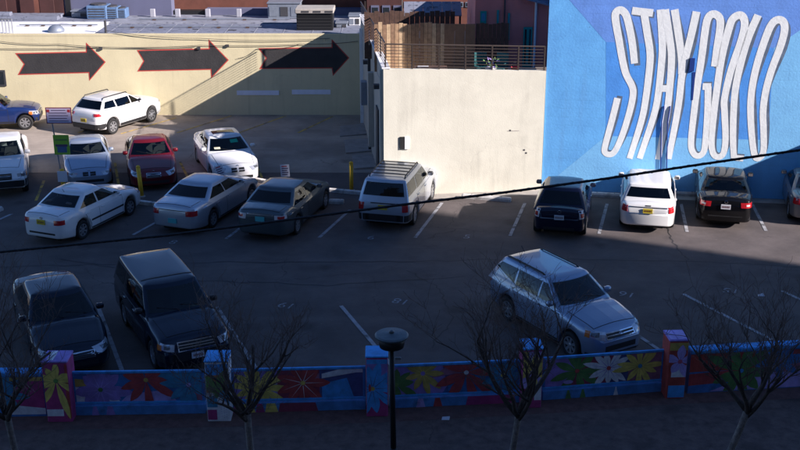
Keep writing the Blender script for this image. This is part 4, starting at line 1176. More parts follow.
# ================================================================== LAMP POST
lp = G(393.5, 478)
lamp = empty('lamp_post', (lp.x, lp.y, 0), 0, 'dark lamp post with flat round cap in front of the blue pillar', 'lamp post')
ly = lp.y
lz = V(389.5, 334, ly).z
lx = 0.0
MB().lathe([(0.16,-0.01),(0.16,0.12),(0.11,0.18),(0.085,0.6),(0.062,0.7)], 16).build('base', M['lamp_metal'], lamp, True)
MB().tube((0,0,0.70),(-0.03,0,lz-0.34),0.06,0.05,n=14).build('pole', M['lamp_metal'], lamp, True)
MB().lathe([(0.07,-0.34),(0.10,-0.30),(0.24,-0.26),(0.27,-0.06)], 24, c=(-0.03,0,lz)).build('lantern', M['trim'], lamp, True)
cap = MB().lathe([(0.285,-0.058),(0.325,-0.05),(0.33,-0.02),(0.30,0.005),(0.05,0.03)], 32, c=(-0.03,0,lz)).build('cap', M['lamp_cap'], lamp)
MB().lathe([(0.05,0.032),(0.045,0.07),(0.015,0.085)], 12, c=(-0.03,0,lz)).build('finial', M['lamp_cap'], cap, True)
MB().bbox(0.03,0.15,-0.085,-0.055,lz-0.52,lz-0.46,0.01).build('tag_plate', M['steel'], lamp)

# ================================================================== STREET TREES
def bare_tree(px, py, h, seed, label, fork, lean, ang=None):
    rnd = random.Random(seed); base = G(px, py)
    r = empty('street_tree', (base.x, base.y, 0), 0, label, 'tree', 'bare street trees')
    tr = MB(); li = MB(); tw = MB()
    top = Vector((lean[0], lean[1], fork))
    tr.path([(0,0,-0.05), (lean[0]*0.05,0,0.1), (lean[0]*0.4, lean[1]*0.4, fork*0.45), (lean[0]*0.8, lean[1]*0.8, fork*0.8), top], [0.115,0.085,0.072,0.066,0.07], 10)
    def limb(p, d, L, rad, depth, mb):
        pts = [p.copy()]; n = 5; q = p.copy(); dd = d.copy(); rs = [rad]
        for k in range(n):
            dd = (dd + Vector((rnd.gauss(0,0.13), rnd.gauss(0,0.13), rnd.gauss(0.05,0.09)))).normalized()
            q = q + dd*(L/n); pts.append(q.copy()); rs.append(max(0.0032, rad*(1-0.62*(k+1)/n)))
        (mb).path(pts, rs, 6 if depth < 2 else 4 if depth < 3 else 3)
        if depth >= 4: return
        cnt = {0: 5, 1: 5, 2: 4, 3: 2}[depth]
        for c in range(cnt):
            i = rnd.randint(1 if depth == 0 else 1, n); s = pts[i]
            ax = Vector((rnd.gauss(0,1), rnd.gauss(0,1), rnd.gauss(0.15,0.6))).normalized()
            d2 = (dd*0.75 + ax*0.75 + Vector((0,0,0.22))).normalized()
            limb(s, d2, L*rnd.uniform(0.42,0.72), max(0.0035, rs[i]*rnd.uniform(0.55,0.75)), depth+1, li if depth < 1 else tw)
    nl = 5
    for k in range(nl):
        a = 2*math.pi*k/nl + rnd.uniform(-0.4,0.4)
        t = rnd.uniform(0.45, 1.0)
        d = Vector((math.cos(a)*t, math.sin(a)*t, 1.0)).normalized()
        limb(top + Vector((0,0,-0.04*k)), d, (h-fork)*rnd.uniform(0.62,0.85), rnd.uniform(0.045,0.066), 0, li)
    tr.build('trunk', M['bark_pale'], r, True)
    li.build('limbs', M['bark'], r, True)
    o = tw.build('crown', M['twig'], r)
    return r
bare_tree(24, 492, 3.9, 11, 'bare street tree at the left end, before the dark sedan', 1.75, (-0.14,0.0))
bare_tree(254, 492, 3.75, 23, 'bare street tree before the yellow flower bay', 1.72, (-0.06,0.05))
bare_tree(507, 492, 4.0, 35, 'bare street tree with broad crown before the silver crossover', 1.78, (0.17,0.0))
bare_tree(716, 490, 3.8, 47, 'leaning bare street tree before the right end bay', 1.80, (0.47,0.05))

# ================================================================== OVERHEAD CABLE
CY = 13.0
cp = [(-160,268),(0,252),(80,244),(166,235.5),(275,221.5),(400,205),(500,193),(600,179.5),(700,164.5),(800,150),(960,124)]
P = []
for i in range(len(cp)-1):
    for k in range(6):
        t = k/6; P.append(V(cp[i][0]*(1-t)+cp[i+1][0]*t, cp[i][1]*(1-t)+cp[i+1][1]*t, CY))
P.append(V(*cp[-1], CY))
cb = empty('overhead_cable', (P[0].x, CY, P[0].z), 0, 'thick black overhead cable sloping across the whole view', 'cable')
o = P[0]
pl, pr = P[0], P[-1]
Q = [p - o for p in P]
MB().path(Q, 0.0165, 8).build('main_strand', M['cable'], cb, True)
# lashing wire spiralling on the strand
m = MB(); S = []
for i in range(len(Q)-1):
    for k in range(8):
        t = k/8; q = Q[i]*(1-t)+Q[i+1]*t; a = (i*8+k)*0.9
        S.append(q + Vector((0, math.cos(a)*0.018, math.sin(a)*0.018)))
m.path(S, 0.003, 4); m.build('lashing_wire', M['dark_grey'], cb)
for p, l in ((pl,'wooden utility pole beyond the left edge holding the black cable'), (pr,'wooden utility pole beyond the right edge holding the black cable')):
    s = -1 if p is pl else 1
    e = empty('utility_pole', (p.x + s*0.12, CY, 0), 0, l, 'utility pole')
    MB().tube((0,0,-0.02),(0,0,p.z+2.2),0.15,0.11,n=12).build('pole', M['bark'], e, True)
    MB().box(-0.05,0.05,-0.9,0.9,p.z+1.4,p.z+1.52).build('cross_arm', M['wood_dark'], e)

# ================================================================== BOLLARDS AND SIGNS
def bollard(px, pyb, pyt, label, lean=0.0, cat='bollard'):
    p = G(px, pyb); h = V(px, pyt, p.y).z
    r = empty('bollard', (p.x, p.y, 0), 0, label, cat, 'yellow posts')
    MB().tube((0,0,-0.02),(lean,0,h-0.05),0.075,n=14).build('post', M['bollard_yellow'], r, True)
    MB().lathe([(0.076,h-0.05),(0.07,h-0.01),(0.04,h+0.02),(0.01,h+0.03)],14,c=(lean,0,0)).build('domed_cap', M['bollard_yellow'], r, True)
    MB().lathe([(0.13,0.0),(0.12,0.03),(0.078,0.04)],14).build('footing', M['concrete'], r)
    return r
bollard(142, 196.5, 166, 'yellow bollard before the red sedan', -0.06)
bollard(351.5, 190.5, 162, 'sunlit yellow bollard at the mouth of the alley')
# small parking signs on yellow posts
def parking_sign(px, pyb, x0, y0, x1, y1, tilt, label, lines=5):
    p = G(px, pyb); a = V(x0, y1, p.y); b = V(x1, y0, p.y); w = b.x-a.x
    r = empty('parking_sign', (p.x, p.y, 0), 0, label, 'sign', 'small parking signs')
    MB().tube((0,0,-0.02),(0,0,a.z+0.02),0.06,n=12).build('post', M['bollard_yellow'], r, True)
    c = (a.x+b.x)/2 - p.x
    h = b.z-a.z
    def q(x, z): return (c + x*math.cos(tilt) - z*math.sin(tilt), a.z + h/2 + x*math.sin(tilt) + z*math.cos(tilt))
    def plate(x0, x1, z0, z1, ya, yb, mat, name, par):
        cs = [q(x0,z0), q(x1,z0), q(x1,z1), q(x0,z1)]
        m = MB(); m.add([(s[0],ya,s[1]) for s in cs] + [(s[0],yb,s[1]) for s in cs], [(0,1,2,3),(7,6,5,4),(0,4,5,1),(1,5,6,2),(2,6,7,3),(3,7,4,0)])
        return fix_normals(m.build(name, M[mat], par))
    pl = plate(-w/2, w/2, -h/2, h/2, -0.09, -0.075, 'sign_white', 'plate', r)
    for k in range(lines):
        zz = h*(0.36-0.17*k)
        plate(-w*0.36, w*(0.36 if k % 2 else 0.25), zz-0.018, zz+0.018, -0.094, -0.091, 'sign_red' if k == 0 else 'sign_ink', 'print_line', pl)
parking_sign(285.3, 193, 281, 164, 289.5, 176, 0.05, 'white parking sign on a yellow post behind the grey-green sedan')
parking_sign(221, 192, 216.5, 164.5, 224.5, 177, 0.35, 'tilted white parking sign before the white coupe')
# payment sign post: purple board above, green board below, small notice at the foot
p = G(64.5, 196)
e = empty('payment_sign_post', (p.x, p.y, 0), 0, 'tall sign post with lilac board over a green board', 'sign')
a = V(61, 180, p.y).z
MB().tube((0,0,-0.02),(0,0,V(64,169,p.y).z),0.075,n=12).build('post', M['bollard_yellow'], e, True)
MB().tube((-0.05,0,V(64,169,p.y).z),(-0.18,0,V(60,118,p.y).z),0.025,n=8).build('pole', M['steel'], e)
def sboard(x0,y0,x1,y1,yo,mat,edge,name,tilt=0.0):
    A_ = V(x0,y1,p.y); B_ = V(x1,y0,p.y); xa, xb = A_.x-p.x, B_.x-p.x; za, zb = A_.z, B_.z
    b_ = MB().box(xa,xb,yo-0.03,yo,za,zb).build(name, M[edge], e)
    MB().box(xa+0.03,xb-0.03,yo-0.034,yo-0.031,za+0.03,zb-0.03).build('printed_face', M[mat], b_)
    return b_, xa, xb, za, zb
b_, xa, xb, za, zb = sboard(47.5,107,71.5,123,-0.06,'sign_purple','sign_edge','price_board')
for k in range(5):
    zz = zb-0.10-k*(zb-za-0.14)/4.6
    MB().box(xa+(0.2 if k==0 else 0.1),xb-(0.2 if k==0 else 0.12+0.05*(k%2)),-0.0975,-0.0945,zz-0.012,zz+0.012).build('print_line', M['sign_ink'], b_)
for x in (xa+0.09, xb-0.09): MB().box(x-0.05,x+0.05,-0.098,-0.0945,zb-0.17,zb-0.07).build('print_mark', M['sign_red'], b_)
b_, xa, xb, za, zb = sboard(55.5,134.5,69,154,-0.06,'sign_green','sign_green','green_board')
MB().box(xa+0.06,xb-0.06,-0.098,-0.0945,zb-0.42,zb-0.34).build('print_line', M['sign_ink'], b_)
MB().box(xa+0.12,xb-0.1,-0.098,-0.0945,za+0.08,za+0.3).build('print_picture', M['unit_blue'], b_)
MB().box(xa+0.06,xb-0.06,-0.098,-0.0945,zb-0.2,zb-0.15).build('print_line', M['m_leaf'], b_)
sboard(59,170.5,67.5,181,-0.085,'sign_white','sign_white','notice')

# ================================================================== VEHICLES
def interp(pts, x):
    """monotone cubic through (x, y) pairs sorted by x"""
    n = len(pts)
    if x <= pts[0][0]: return pts[0][1]
    if x >= pts[-1][0]: return pts[-1][1]
    d = [(pts[i+1][1]-pts[i][1])/(pts[i+1][0]-pts[i][0]) for i in range(n-1)]
    m = [d[0]] + [0 if d[i-1]*d[i] <= 0 else 2*d[i-1]*d[i]/(d[i-1]+d[i]) for i in range(1, n-1)] + [d[-1]]
    for i in range(n-1):
        if x <= pts[i+1][0]:
            h = pts[i+1][0]-pts[i][0]; t = (x-pts[i][0])/h
            return ((2*t**3-3*t*t+1)*pts[i][1] + (t**3-2*t*t+t)*h*m[i] + (-2*t**3+3*t*t)*pts[i+1][1] + (t**3-t*t)*h*m[i+1])

class Car:
    """a car in its own space: x forward, y left, z up, origin on the ground under its middle"""
    def __init__(self, name, label, cat, paint, L, W, H, wb, xf, r, cowl, roof_f, roof_r, rear, hood_z, cowl_z, belt_z, deck_z,
                 nose_z, tail_z, sill=0.20, boxy=0.0, wr=0.70, crown=0.05, kind='sedan', nose_w=0.62, tail_w=0.70, group=None):
        self.__dict__.update(locals())
        self.root = empty(name, (0,0,0), 0, label, cat, group)
        self.xr = xf - wb
        self.cuts = []
        self.body()
        self.cabin()
        self.wheels()
    def body(self):
        L, W = self.L, self.W; hl = L/2; w0 = W/2; bx = self.boxy
        if self.kind == 'sedan':
            top = [(-hl,self.tail_z),(-hl+0.05,self.tail_z+(self.deck_z-self.tail_z)*0.75),(-hl+0.14,self.deck_z-0.012),(-hl+0.3,self.deck_z),(self.rear+0.05,self.deck_z+0.015),(self.rear+0.5,self.belt_z),
                   (self.cowl-0.4,self.belt_z-0.01),(self.cowl+0.05,self.cowl_z),(self.xf,self.hood_z+(self.cowl_z-self.hood_z)*0.62),(hl-0.40,self.hood_z),(hl-0.20,self.hood_z-0.055),(hl-0.07,self.nose_z+(self.hood_z-self.nose_z)*0.35),(hl,self.nose_z)]
        elif self.kind == 'pickup':
            top = [(-hl,self.tail_z),(-hl+0.03,self.deck_z),(-hl+0.2,self.deck_z),(self.rear,self.deck_z),(self.rear+0.3,self.belt_z),(self.cowl-0.3,self.belt_z),(self.cowl+0.05,self.cowl_z),(self.xf,self.hood_z+(self.cowl_z-self.hood_z)*0.7),(hl-0.25,self.hood_z),(hl-0.09,self.hood_z-0.05),(hl-0.03,self.nose_z),(hl,self.nose_z-0.03)]
        else:
            top = [(-hl,self.tail_z-0.2),(-hl+0.04,self.tail_z),(-hl+0.12,self.belt_z-0.02),(-hl+0.3,self.belt_z),(self.cowl-0.4,self.belt_z),(self.cowl+0.05,self.cowl_z),(self.xf,self.hood_z+(self.cowl_z-self.hood_z)*0.65),(hl-0.36,self.hood_z),(hl-0.16,self.hood_z-0.05-0.02*(1-bx)),(hl-0.06,self.nose_z+(self.hood_z-self.nose_z)*0.35),(hl,self.nose_z)]
        k = bx*0.13
        wid = [(-hl,self.tail_w+k),(-hl+0.06,min(0.99,self.tail_w+0.12+k)),(-hl+0.22,min(0.99,0.91+k*0.6)),(-hl+0.6,0.97),(-hl+1.2,0.995),(0,1.0),(hl-1.2,0.995),(hl-0.65,0.96+0.03*bx),(hl-0.26,min(0.98,0.865+k)),(hl-0.08,min(0.97,0.755+k)),(hl,min(0.95,self.nose_w+k))]
        Ra = self.r + 0.065
        xs = set([-hl,-hl+0.03,-hl+0.08,-hl+0.15,-hl+0.25,-hl+0.4,hl,hl-0.03,hl-0.08,hl-0.15,hl-0.25,hl-0.4])
        for i in range(1, 30): xs.add(-hl + L*i/30)
        for xa in (self.xf, self.xr):
            for i in range(13): xs.add(xa - Ra*math.cos(math.pi*i/12))
            xs.add(xa-Ra-0.012); xs.add(xa+Ra+0.012)
        xs = sorted(xs)
        xs = [x for i, x in enumerate(xs) if i == 0 or x - xs[i-1] > 0.008]
        rows = []
        for x in xs:
            w = w0*interp(wid, x); zd = interp(top, x)
            zb = self.sill + (0.05 if x > hl-0.3 else 0) + (0.10*max(0,(-hl+0.7-x)/0.7))
            a = zb
            for xa in (self.xf, self.xr):
                if abs(x-xa) < Ra: a = max(a, self.r + math.sqrt(max(0, Ra*Ra-(x-xa)**2)))
            zm = max(0.56 + 0.1*(self.kind != 'sedan'), a+0.06)
            zs = max(zd-0.075, zm+0.03)
            zd = max(zd, zs+0.02)
            tz = min(zm, zs-0.02)
            cr = self.crown
            half = [(0,zb),(0.60*w,zb),(0.64*w,a),(0.945*w,a),(0.985*w,min(a+0.045,tz-0.01)),(w,tz),(0.995*w,(tz+zs)/2+0.02),(0.965*w,zs),(0.90*w,zd-0.016),(0.80*w,zd+cr*0.1),(0.45*w,zd+cr*0.7),(0,zd+cr)]
            rows.append([(x, y, z) for y, z in half] + [(x, -y, z) for y, z in half[-2:0:-1]])
        m = MB(); n = len(rows[0]); vs = [p for r_ in rows for p in r_]; fs = []
        for i in range(len(rows)-1):
            inner = xs[i] > self.rear+0.16 and xs[i+1] < self.cowl-0.16
            for j in range(n):
                if inner and 8 <= j <= 13: continue
                fs.append((i*n+j, i*n+(j+1) % n, (i+1)*n+(j+1) % n, (i+1)*n+j))
        e = (len(rows)-1)*n
        # nose and tail caps as strips
        for b0, flip in ((0, False), (e, True)):
            for j in range(n//2):
                q = (b0+j, b0+(n-j) % n, b0+(n-j-1) % n, b0+j+1)
                q = tuple(dict.fromkeys(q))
                if len(q) > 2: fs.append(q)
        m.add(vs, fs)
        self.body_o = fix_normals(m.build('body', M[self.paint], self.root, True))
        self.bvh = BVHTree.FromPolygons([Vector(v) for v in vs], fs)
        self.top = top; self.wid = wid
        MB().box(-hl+0.25, hl-0.25, -w0*0.56, w0*0.56, self.sill-0.05, 0.55).build('underbody', M['well'], self.root)
    def cx(self, z, front=True):
        z0 = self.cowl_z if front else (self.deck_z if self.kind != 'suv' else self.belt_z); z1 = self.H-0.06
        t = (z-z0)/(z1-z0)
        return (self.cowl + (self.roof_f-self.cowl)*t) if front else (self.rear + (self.roof_r-self.rear)*t)
    def cw(self, z):
        zb, zt = self.belt_z, self.H-0.06; t = max(-0.3, (z-zb)/(zt-zb)); w0 = self.W/2
        return w0*(0.925 + (self.wr+0.02-0.925)*(t if t < 0 else t**1.25))
    def cabin(self):
        zb = self.belt_z-0.10; zt = self.H-0.06; bowf, bowr = (0.16, 0.10) if self.kind == 'sedan' else (0.13, 0.06)
        rings = []
        def ring(z, sx=1.0, sy=1.0, dz=0.0):
            f, b, w = self.cx(z, True), self.cx(z, False), self.cw(z)
            c = (f+b)/2; f = c+(f-c)*sx; b = c+(b-c)*sx; w *= sy
            P = []
            nf, ns, nr = 9, 10, 9
            for i in range(nf):
                y = w*(1-2*i/(nf-1))*0.985; P.append((f - bowf*sx*abs(y/w)**2.4, y, z+dz))
            for i in range(1, ns):
                t = i/ns; x = (f-bowf*sx) + ((b+bowr*sx)-(f-bowf*sx))*t
                bul = 1 + 0.0*t; P.append((x, -w*(1-0.035*(2*t-1)**2 + 0.02), z+dz))
            for i in range(nr):
                y = -w*(1-2*i/(nr-1))*0.985; P.append((b + bowr*sx*abs(y/w)**2.4, y, z+dz))
            for i in range(1, ns):
                t = i/ns; x = (b+bowr*sx) + ((f-bowf*sx)-(b+bowr*sx))*t
                P.append((x, w*(1-0.035*(2*t-1)**2 + 0.02), z+dz))
            return P
        for t in (0, 0.12, 0.3, 0.5, 0.7, 0.86, 0.95, 1.0): rings.append(ring(zb+(zt-zb)*t))
        rings.append(ring(zt, 0.985, 0.975, 0.016)); rings.append(ring(zt, 0.95, 0.92, 0.032)); rings.append(ring(zt, 0.75, 0.68, 0.050)); rings.append(ring(zt, 0.4, 0.35, 0.058)); rings.append(ring(zt, 0.08, 0.06, 0.06))
        n = len(rings[0]); vs = [p for r_ in rings for p in r_]; fs = []
        for i in range(len(rings)-1):
            for j in range(n): fs.append((i*n+j, i*n+(j+1) % n, (i+1)*n+(j+1) % n, (i+1)*n+j))
        fs.append(tuple(range((len(rings)-1)*n, len(rings)*n)))
        m = MB(); m.add(vs, fs)
        self.cab_o = fix_normals(m.build('cabin', M[self.paint], self.root, True))
        self.cbvh = BVHTree.FromPolygons([Vector(v) for v in vs], fs)
    # ---- pieces laid on the surface
    def patch(self, which, corners, phi, name, mat, parent=None, nu=6, nv=4, off=0.006, down=False, thick=0.014, smooth=True):
        bvh = self.bvh if which == 'body' else self.cbvh
        if which == 'cab' and name in ('windscreen','rear_screen','side_window','quarter_window'): self.cuts.append((corners, phi))
        if down:
            d = Vector((0,0,-1)); u = Vector((1,0,0)); v = Vector((0,1,0))
        else:
            d = Vector((-math.cos(phi), -math.sin(phi), 0)); u = Vector((-math.sin(phi), math.cos(phi), 0)); v = Vector((0,0,1))
        grid = []; 
        c = corners
        for j in range(nv+1):
            for i in range(nu+1):
                s, t = i/nu, j/nv
                p = [(c[0][k]*(1-s)+c[1][k]*s)*(1-t) + (c[3][k]*(1-s)+c[2][k]*s)*t for k in (0,1)]
                o = u*p[0] + v*p[1] - d*6
                hit, nrm, _, _ = bvh.ray_cast(o, d)
                if hit is None: grid.append(None); continue
                if nrm.dot(d) > 0: nrm = -nrm
                grid.append((hit, nrm))
        m = MB(); idx = {}; vs = []
        for k, g in enumerate(grid):
            if g: idx[k] = len(vs); vs.append(g[0] + g[1]*off)
        fs = []; edges = {}
        for j in range(nv):
            for i in range(nu):
                q = [j*(nu+1)+i, j*(nu+1)+i+1, (j+1)*(nu+1)+i+1, (j+1)*(nu+1)+i]
                if all(k in idx for k in q):
                    fs.append(tuple(idx[k] for k in q))
                    for a, b in zip(q, q[1:]+q[:1]):
                        e = (min(a,b), max(a,b)); edges.setdefault(e, []).append((a,b))
        low = {}
        for e, l in edges.items():
            if len(l) == 1:
                a, b = l[0]
                for k in (a, b):
                    if k not in low:
                        low[k] = len(vs); vs.append(grid[k][0] + grid[k][1]*(off-thick))
                fs.append((idx[b], idx[a], low[a], low[b]))
        if not fs: return None
        m.add(vs, fs)
        o = m.build(name, M[mat], parent or self.root, False)
        fix_normals(o)
        return o
    def spot(self, x, y, z, phi, hs, ht, name, mat, parent=None, skew=0.0, taper=0.0, off=0.008, nu=6, nv=3):
        u = Vector((-math.sin(phi), math.cos(phi)))
        s = u.x*x + u.y*y
        c = [(s-hs, z-ht*(1-taper)-skew), (s+hs, z-ht*(1+taper)+skew), (s+hs, z+ht*(1+taper)+skew), (s-hs, z+ht*(1-taper)-skew)]
        return self.patch('body', c, phi, name, mat, parent, nu, nv, off)
    def wheels(self):
        hw = 0.105 if self.kind == 'sedan' else 0.12; r = self.r
        if 'w' not in Car.cache: Car.cache['w'] = {}
        key = (round(r,3), self.kind)
        for x in (self.xf, self.xr):
            for s in (1, -1):
                y = s*(self.W/2 - hw - 0.025)
                e = empty('wheel', (x, y, r)); e.parent = self.root
                if s < 0: e.rotation_euler = (0,0,math.pi)
                if key not in Car.cache:
                    t = MB().lathe([(r*0.62,-hw*0.85),(r*0.9,-hw),(r*0.985,-hw*0.8),(r,-hw*0.4),(r,hw*0.4),(r*0.985,hw*0.8),(r*0.9,hw),(r*0.66,hw*0.9),(r*0.64,hw*0.6)], 28, 'y').build('tyre', M['tyre'], e, True)
                    d = MB().lathe([(r*0.63,hw*0.2),(r*0.63,hw*0.35),(r*0.2,hw*0.35)], 20, 'y').build('brake_disc', M['dark_grey'], e)
                    m = MB(); n = 7
                    m.lathe([(r*0.64,hw*0.55),(r*0.66,hw*0.86),(r*0.58,hw*0.86),(r*0.56,hw*0.5)], 28, 'y')
                    m.lathe([(r*0.16,hw*0.4),(r*0.16,hw*0.8),(r*0.08,hw*0.86)], 12, 'y')
                    for k in range(n):
                        a = 2*math.pi*k/n; c_, s_ = math.cos(a), math.sin(a)
                        def q(u, v, h): return (c_*u - s_*v, h, s_*u + c_*v)
                        wa, wb_ = r*0.085, r*0.11
                        vs = [q(r*0.1,-wa,hw*0.5),q(r*0.1,wa,hw*0.5),q(r*0.6,wb_,hw*0.5),q(r*0.6,-wb_,hw*0.5),q(r*0.1,-wa,hw*0.76),q(r*0.1,wa,hw*0.76),q(r*0.6,wb_,hw*0.82),q(r*0.6,-wb_,hw*0.82)]
                        m.add(vs, [(0,1,2,3),(7,6,5,4),(0,4,5,1),(1,5,6,2),(2,6,7,3),(3,7,4,0)])
                    rm = fix_normals(m.build('rim', M['alloy'], e))
                    Car.cache[key] = (t.data, d.data, rm.data)
                else:
                    for nm, me in zip(('tyre','brake_disc','rim'), Car.cache[key]):
                        o = bpy.data.objects.new(nm, me); COL.objects.link(o); o.parent = e
    cache = {}
    # ---- dressing
    def dress(self, xB=None, xC=None, tint='auto_glass_mid', quarter=False, rear_lo=None, wind_lo=None, handles='paint', side_trim=None, qrise=0.02, rear_tint=None):
        H, bz = self.H, self.belt_z; zlo, zhi = bz+0.05, H-0.135
        xB = xB if xB is not None else (self.cowl+self.rear)/2 - 0.05
        # screens
        zw = (wind_lo or self.cowl_z + 0.05)
        wl, wh = self.cw(zw)*0.90, self.cw(H-0.11)*0.89
        self.patch('cab', [(-wl,zw),(wl,zw),(wh,H-0.105),(-wh,H-0.105)], 0.0, 'windscreen', 'auto_glass_clear', nu=12, nv=6)
        zr_ = rear_lo or (self.deck_z+0.06 if self.kind == 'sedan' else bz+0.08)
        wl, wh = self.cw(zr_)*0.89, self.cw(H-0.12)*0.86
        if self.kind == 'suv': wl *= 0.97
        self.patch('cab', [(-wl,zr_),(wl,zr_),(wh,H-0.115),(-wh,H-0.115)], math.pi, 'rear_screen', rear_tint or tint, nu=12, nv=6)
        for k in (0,):   # wipers
            for y0, y1 in ((0.55,0.05),(0.0,-0.52)):
                p0 = self.cast('cab', 0.0, y0*self.W/1.8, zw+0.01); p1 = self.cast('cab', 0.0, y1*self.W/1.8, zw+0.09)
                if p0 and p1: MB().tube(p0+Vector((0.015,0,0.01)), p1+Vector((0.015,0,0.012)), 0.008, n=4).build('wiper', M['trim'], self.root)
        # side windows and doors
        mA, mC = 0.20, 0.20 if self.kind == 'sedan' else 0.14
        Ra = self.r+0.065
        for s in (1, -1):
            phi = s*math.pi/2
            def X(x): return -x*s           # lateral axis of the side view
            def quad(xa0, xa1, xb0, xb1, z0, z1):
                c = [(X(xa0),z0),(X(xb0),z0),(X(xb1),z1),(X(xa1),z1)]
                return c
            f0, f1 = self.cx(zlo)-mA-0.05, self.cx(zhi)-mA+0.02
            self.patch('cab', quad(xB+0.035, xB+0.02, f0, f1, zlo, zhi), phi, 'side_window', tint, nu=8, nv=4)
            b0, b1 = self.cx(zlo,False)+mC, self.cx(zhi,False)+mC-0.02
            if self.kind == 'pickup':
                pass
            elif quarter:
                qx = xC if xC is not None else self.xr+0.25
                self.patch('cab', quad(qx+0.03, qx+0.01, xB-0.035, xB-0.03, zlo, zhi), phi, 'side_window', tint, nu=8, nv=4)
                self.patch('cab', [(X(b0+0.05),zlo+qrise),(X(qx-0.05),zlo+0.02),(X(qx-0.06),zhi),(X(b1),zhi-qrise*0.12)], phi, 'quarter_window', tint, nu=6, nv=4)
            else:
                self.patch('cab', quad(b0+0.12, b1+0.06, xB-0.035, xB-0.03, zlo, zhi), phi, 'side_window', tint, nu=8, nv=4)
            # doors
            zs0, zs1 = self.sill+0.10, bz-0.085
            ft = min(self.cowl-0.05, self.xf - 0.32); fb = min(ft, self.xf-Ra-0.05)
            def door(x_back0, x_back1, x_fr0, x_fr1):
                dd = self.patch('body', [(X(x_back0),zs0),(X(x_fr0),zs0),(X(x_fr1),zs1),(X(x_back1),zs1)], phi, 'door', self.paint, nu=8, nv=6, off=0.009)
                g = 0.016
                self.patch('body', [(X(x_back0-g),zs0-g),(X(x_fr0+g),zs0-g),(X(x_fr1+g),zs1+g),(X(x_back1-g),zs1+g)], phi, 'shut_line', 'trim', dd, nu=8, nv=6, off=0.004, thick=0.006)
                if dd:
                    hx = x_back1+0.18
                    y = self.cast_side(s, hx, zs1-0.07)
                    if y is not None:
                        MB().bbox(hx-0.09, hx+0.09, min(y,y+s*0.035), max(y,y+s*0.035), zs1-0.085, zs1-0.055, 0.008).build('handle', M[self.paint if handles == 'paint' else handles], dd)
                return dd
            door(xB+0.008, xB+0.008, fb, ft)
            if self.kind != 'pickup':
                door(self.xr+Ra+0.03, self.xr+0.14 if not quarter else self.xr+0.2, xB-0.008, xB-0.008)
            self.patch('body', [(X(self.xr+Ra+0.03),self.sill+0.05),(X(self.xf-Ra-0.03),self.sill+0.05),(X(self.xf-Ra-0.03),self.sill+0.085),(X(self.xr+Ra+0.03),self.sill+0.085)], phi, 'sill_trim', 'trim', nu=12, nv=1, off=0.006)
            # mirror
            mx = self.cx(zlo)-0.30; my = self.cw(zlo)*0.99
            mm = MB(); mm.bbox(mx-0.07, mx+0.07, min(s*(my+0.03), s*(my+0.22)), max(s*(my+0.03), s*(my+0.22)), zlo-0.005, zlo+0.135, 0.035)
            mo = mm.build('mirror', M[getattr(self,'mirror_mat',self.paint)], self.root, True)
            MB().box(mx-0.078, mx-0.071, min(s*(my+0.05), s*(my+0.20)), max(s*(my+0.05), s*(my+0.20)), zlo+0.02, zlo+0.115).build('mirror_glass', M['chrome'], mo)
            if side_trim:
                self.patch('body', [(X(self.xr+Ra+0.05),0.50),(X(self.xf-Ra-0.05),0.50),(X(self.xf-Ra-0.05),0.56),(X(self.xr+Ra+0.05),0.56)], phi, 'side_moulding', side_trim, nu=16, nv=1, off=0.014)
        self.cut(); self.interior(getattr(self, 'seat_mat', 'seat_grey'))
    def cut(self):
        """saw the window openings out of the cabin shell"""
        bm = bmesh.new(); bm.from_mesh(self.cab_o.data)
        for corners, phi in self.cuts:
            d = Vector((-math.cos(phi), -math.sin(phi), 0)); u = Vector((-math.sin(phi), math.cos(phi), 0)); v = Vector((0,0,1))
            cc = Vector((sum(c[0] for c in corners)/4, sum(c[1] for c in corners)/4))
            P = [cc + (Vector(c)-cc)*0.965 for c in corners]
            lim = 0.2
            def front(): 
                bm.normal_update()
                return [f for f in bm.faces if -f.normal.dot(d) > lim]
            for k in range(4):
                a, b = P[k], P[(k+1) % 4]; e = b-a; nn = Vector((-e.y, e.x))
                fs = front(); geom = set(fs)
                for f in fs: geom.update(f.edges); geom.update(f.verts)
                bmesh.ops.bisect_plane(bm, geom=list(geom), dist=1e-5, plane_co=u*a.x+v*a.y, plane_no=(u*nn.x+v*nn.y).normalized())
            kill = []
            for f in front():
                c = f.calc_center_median(); q = Vector((c.dot(u), c.z)); ins = True; sg = None
                for k in range(4):
                    a, b = P[k], P[(k+1) % 4]; cr = (b-a).x*(q-a).y - (b-a).y*(q-a).x
                    if sg is None: sg = cr > 0
                    elif (cr > 0) != sg: ins = False; break
                if ins: kill.append(f)
            bmesh.ops.delete(bm, geom=kill, context='FACES')
        bm.to_mesh(self.cab_o.data); bm.free()
    def interior(self, seat='seat_grey', wheel_y=0.36):
        bz = self.belt_z; x0 = self.rear+0.2; x1 = self.cowl-0.12; w = self.W/2*0.84
        m = MB(); zf = 0.36
        q = [(x0,-w),(x1,-w),(x1,w),(x0,w)]
        m.add([(*p, zf) for p in q] + [(*p, bz-0.05) for p in q], [(0,1,2,3),(0,4,5,1),(1,5,6,2),(2,6,7,3),(3,7,4,0)])
        tub = m.build('cabin_lining', M['cabin_dark'], self.root)
        MB().bbox(x1-0.38, x1+0.06, -w+0.01, w-0.01, bz-0.26, bz-0.03, 0.05).build('dashboard', M['cabin_dark'], self.root)
        xs_ = (x1 - 1.02)
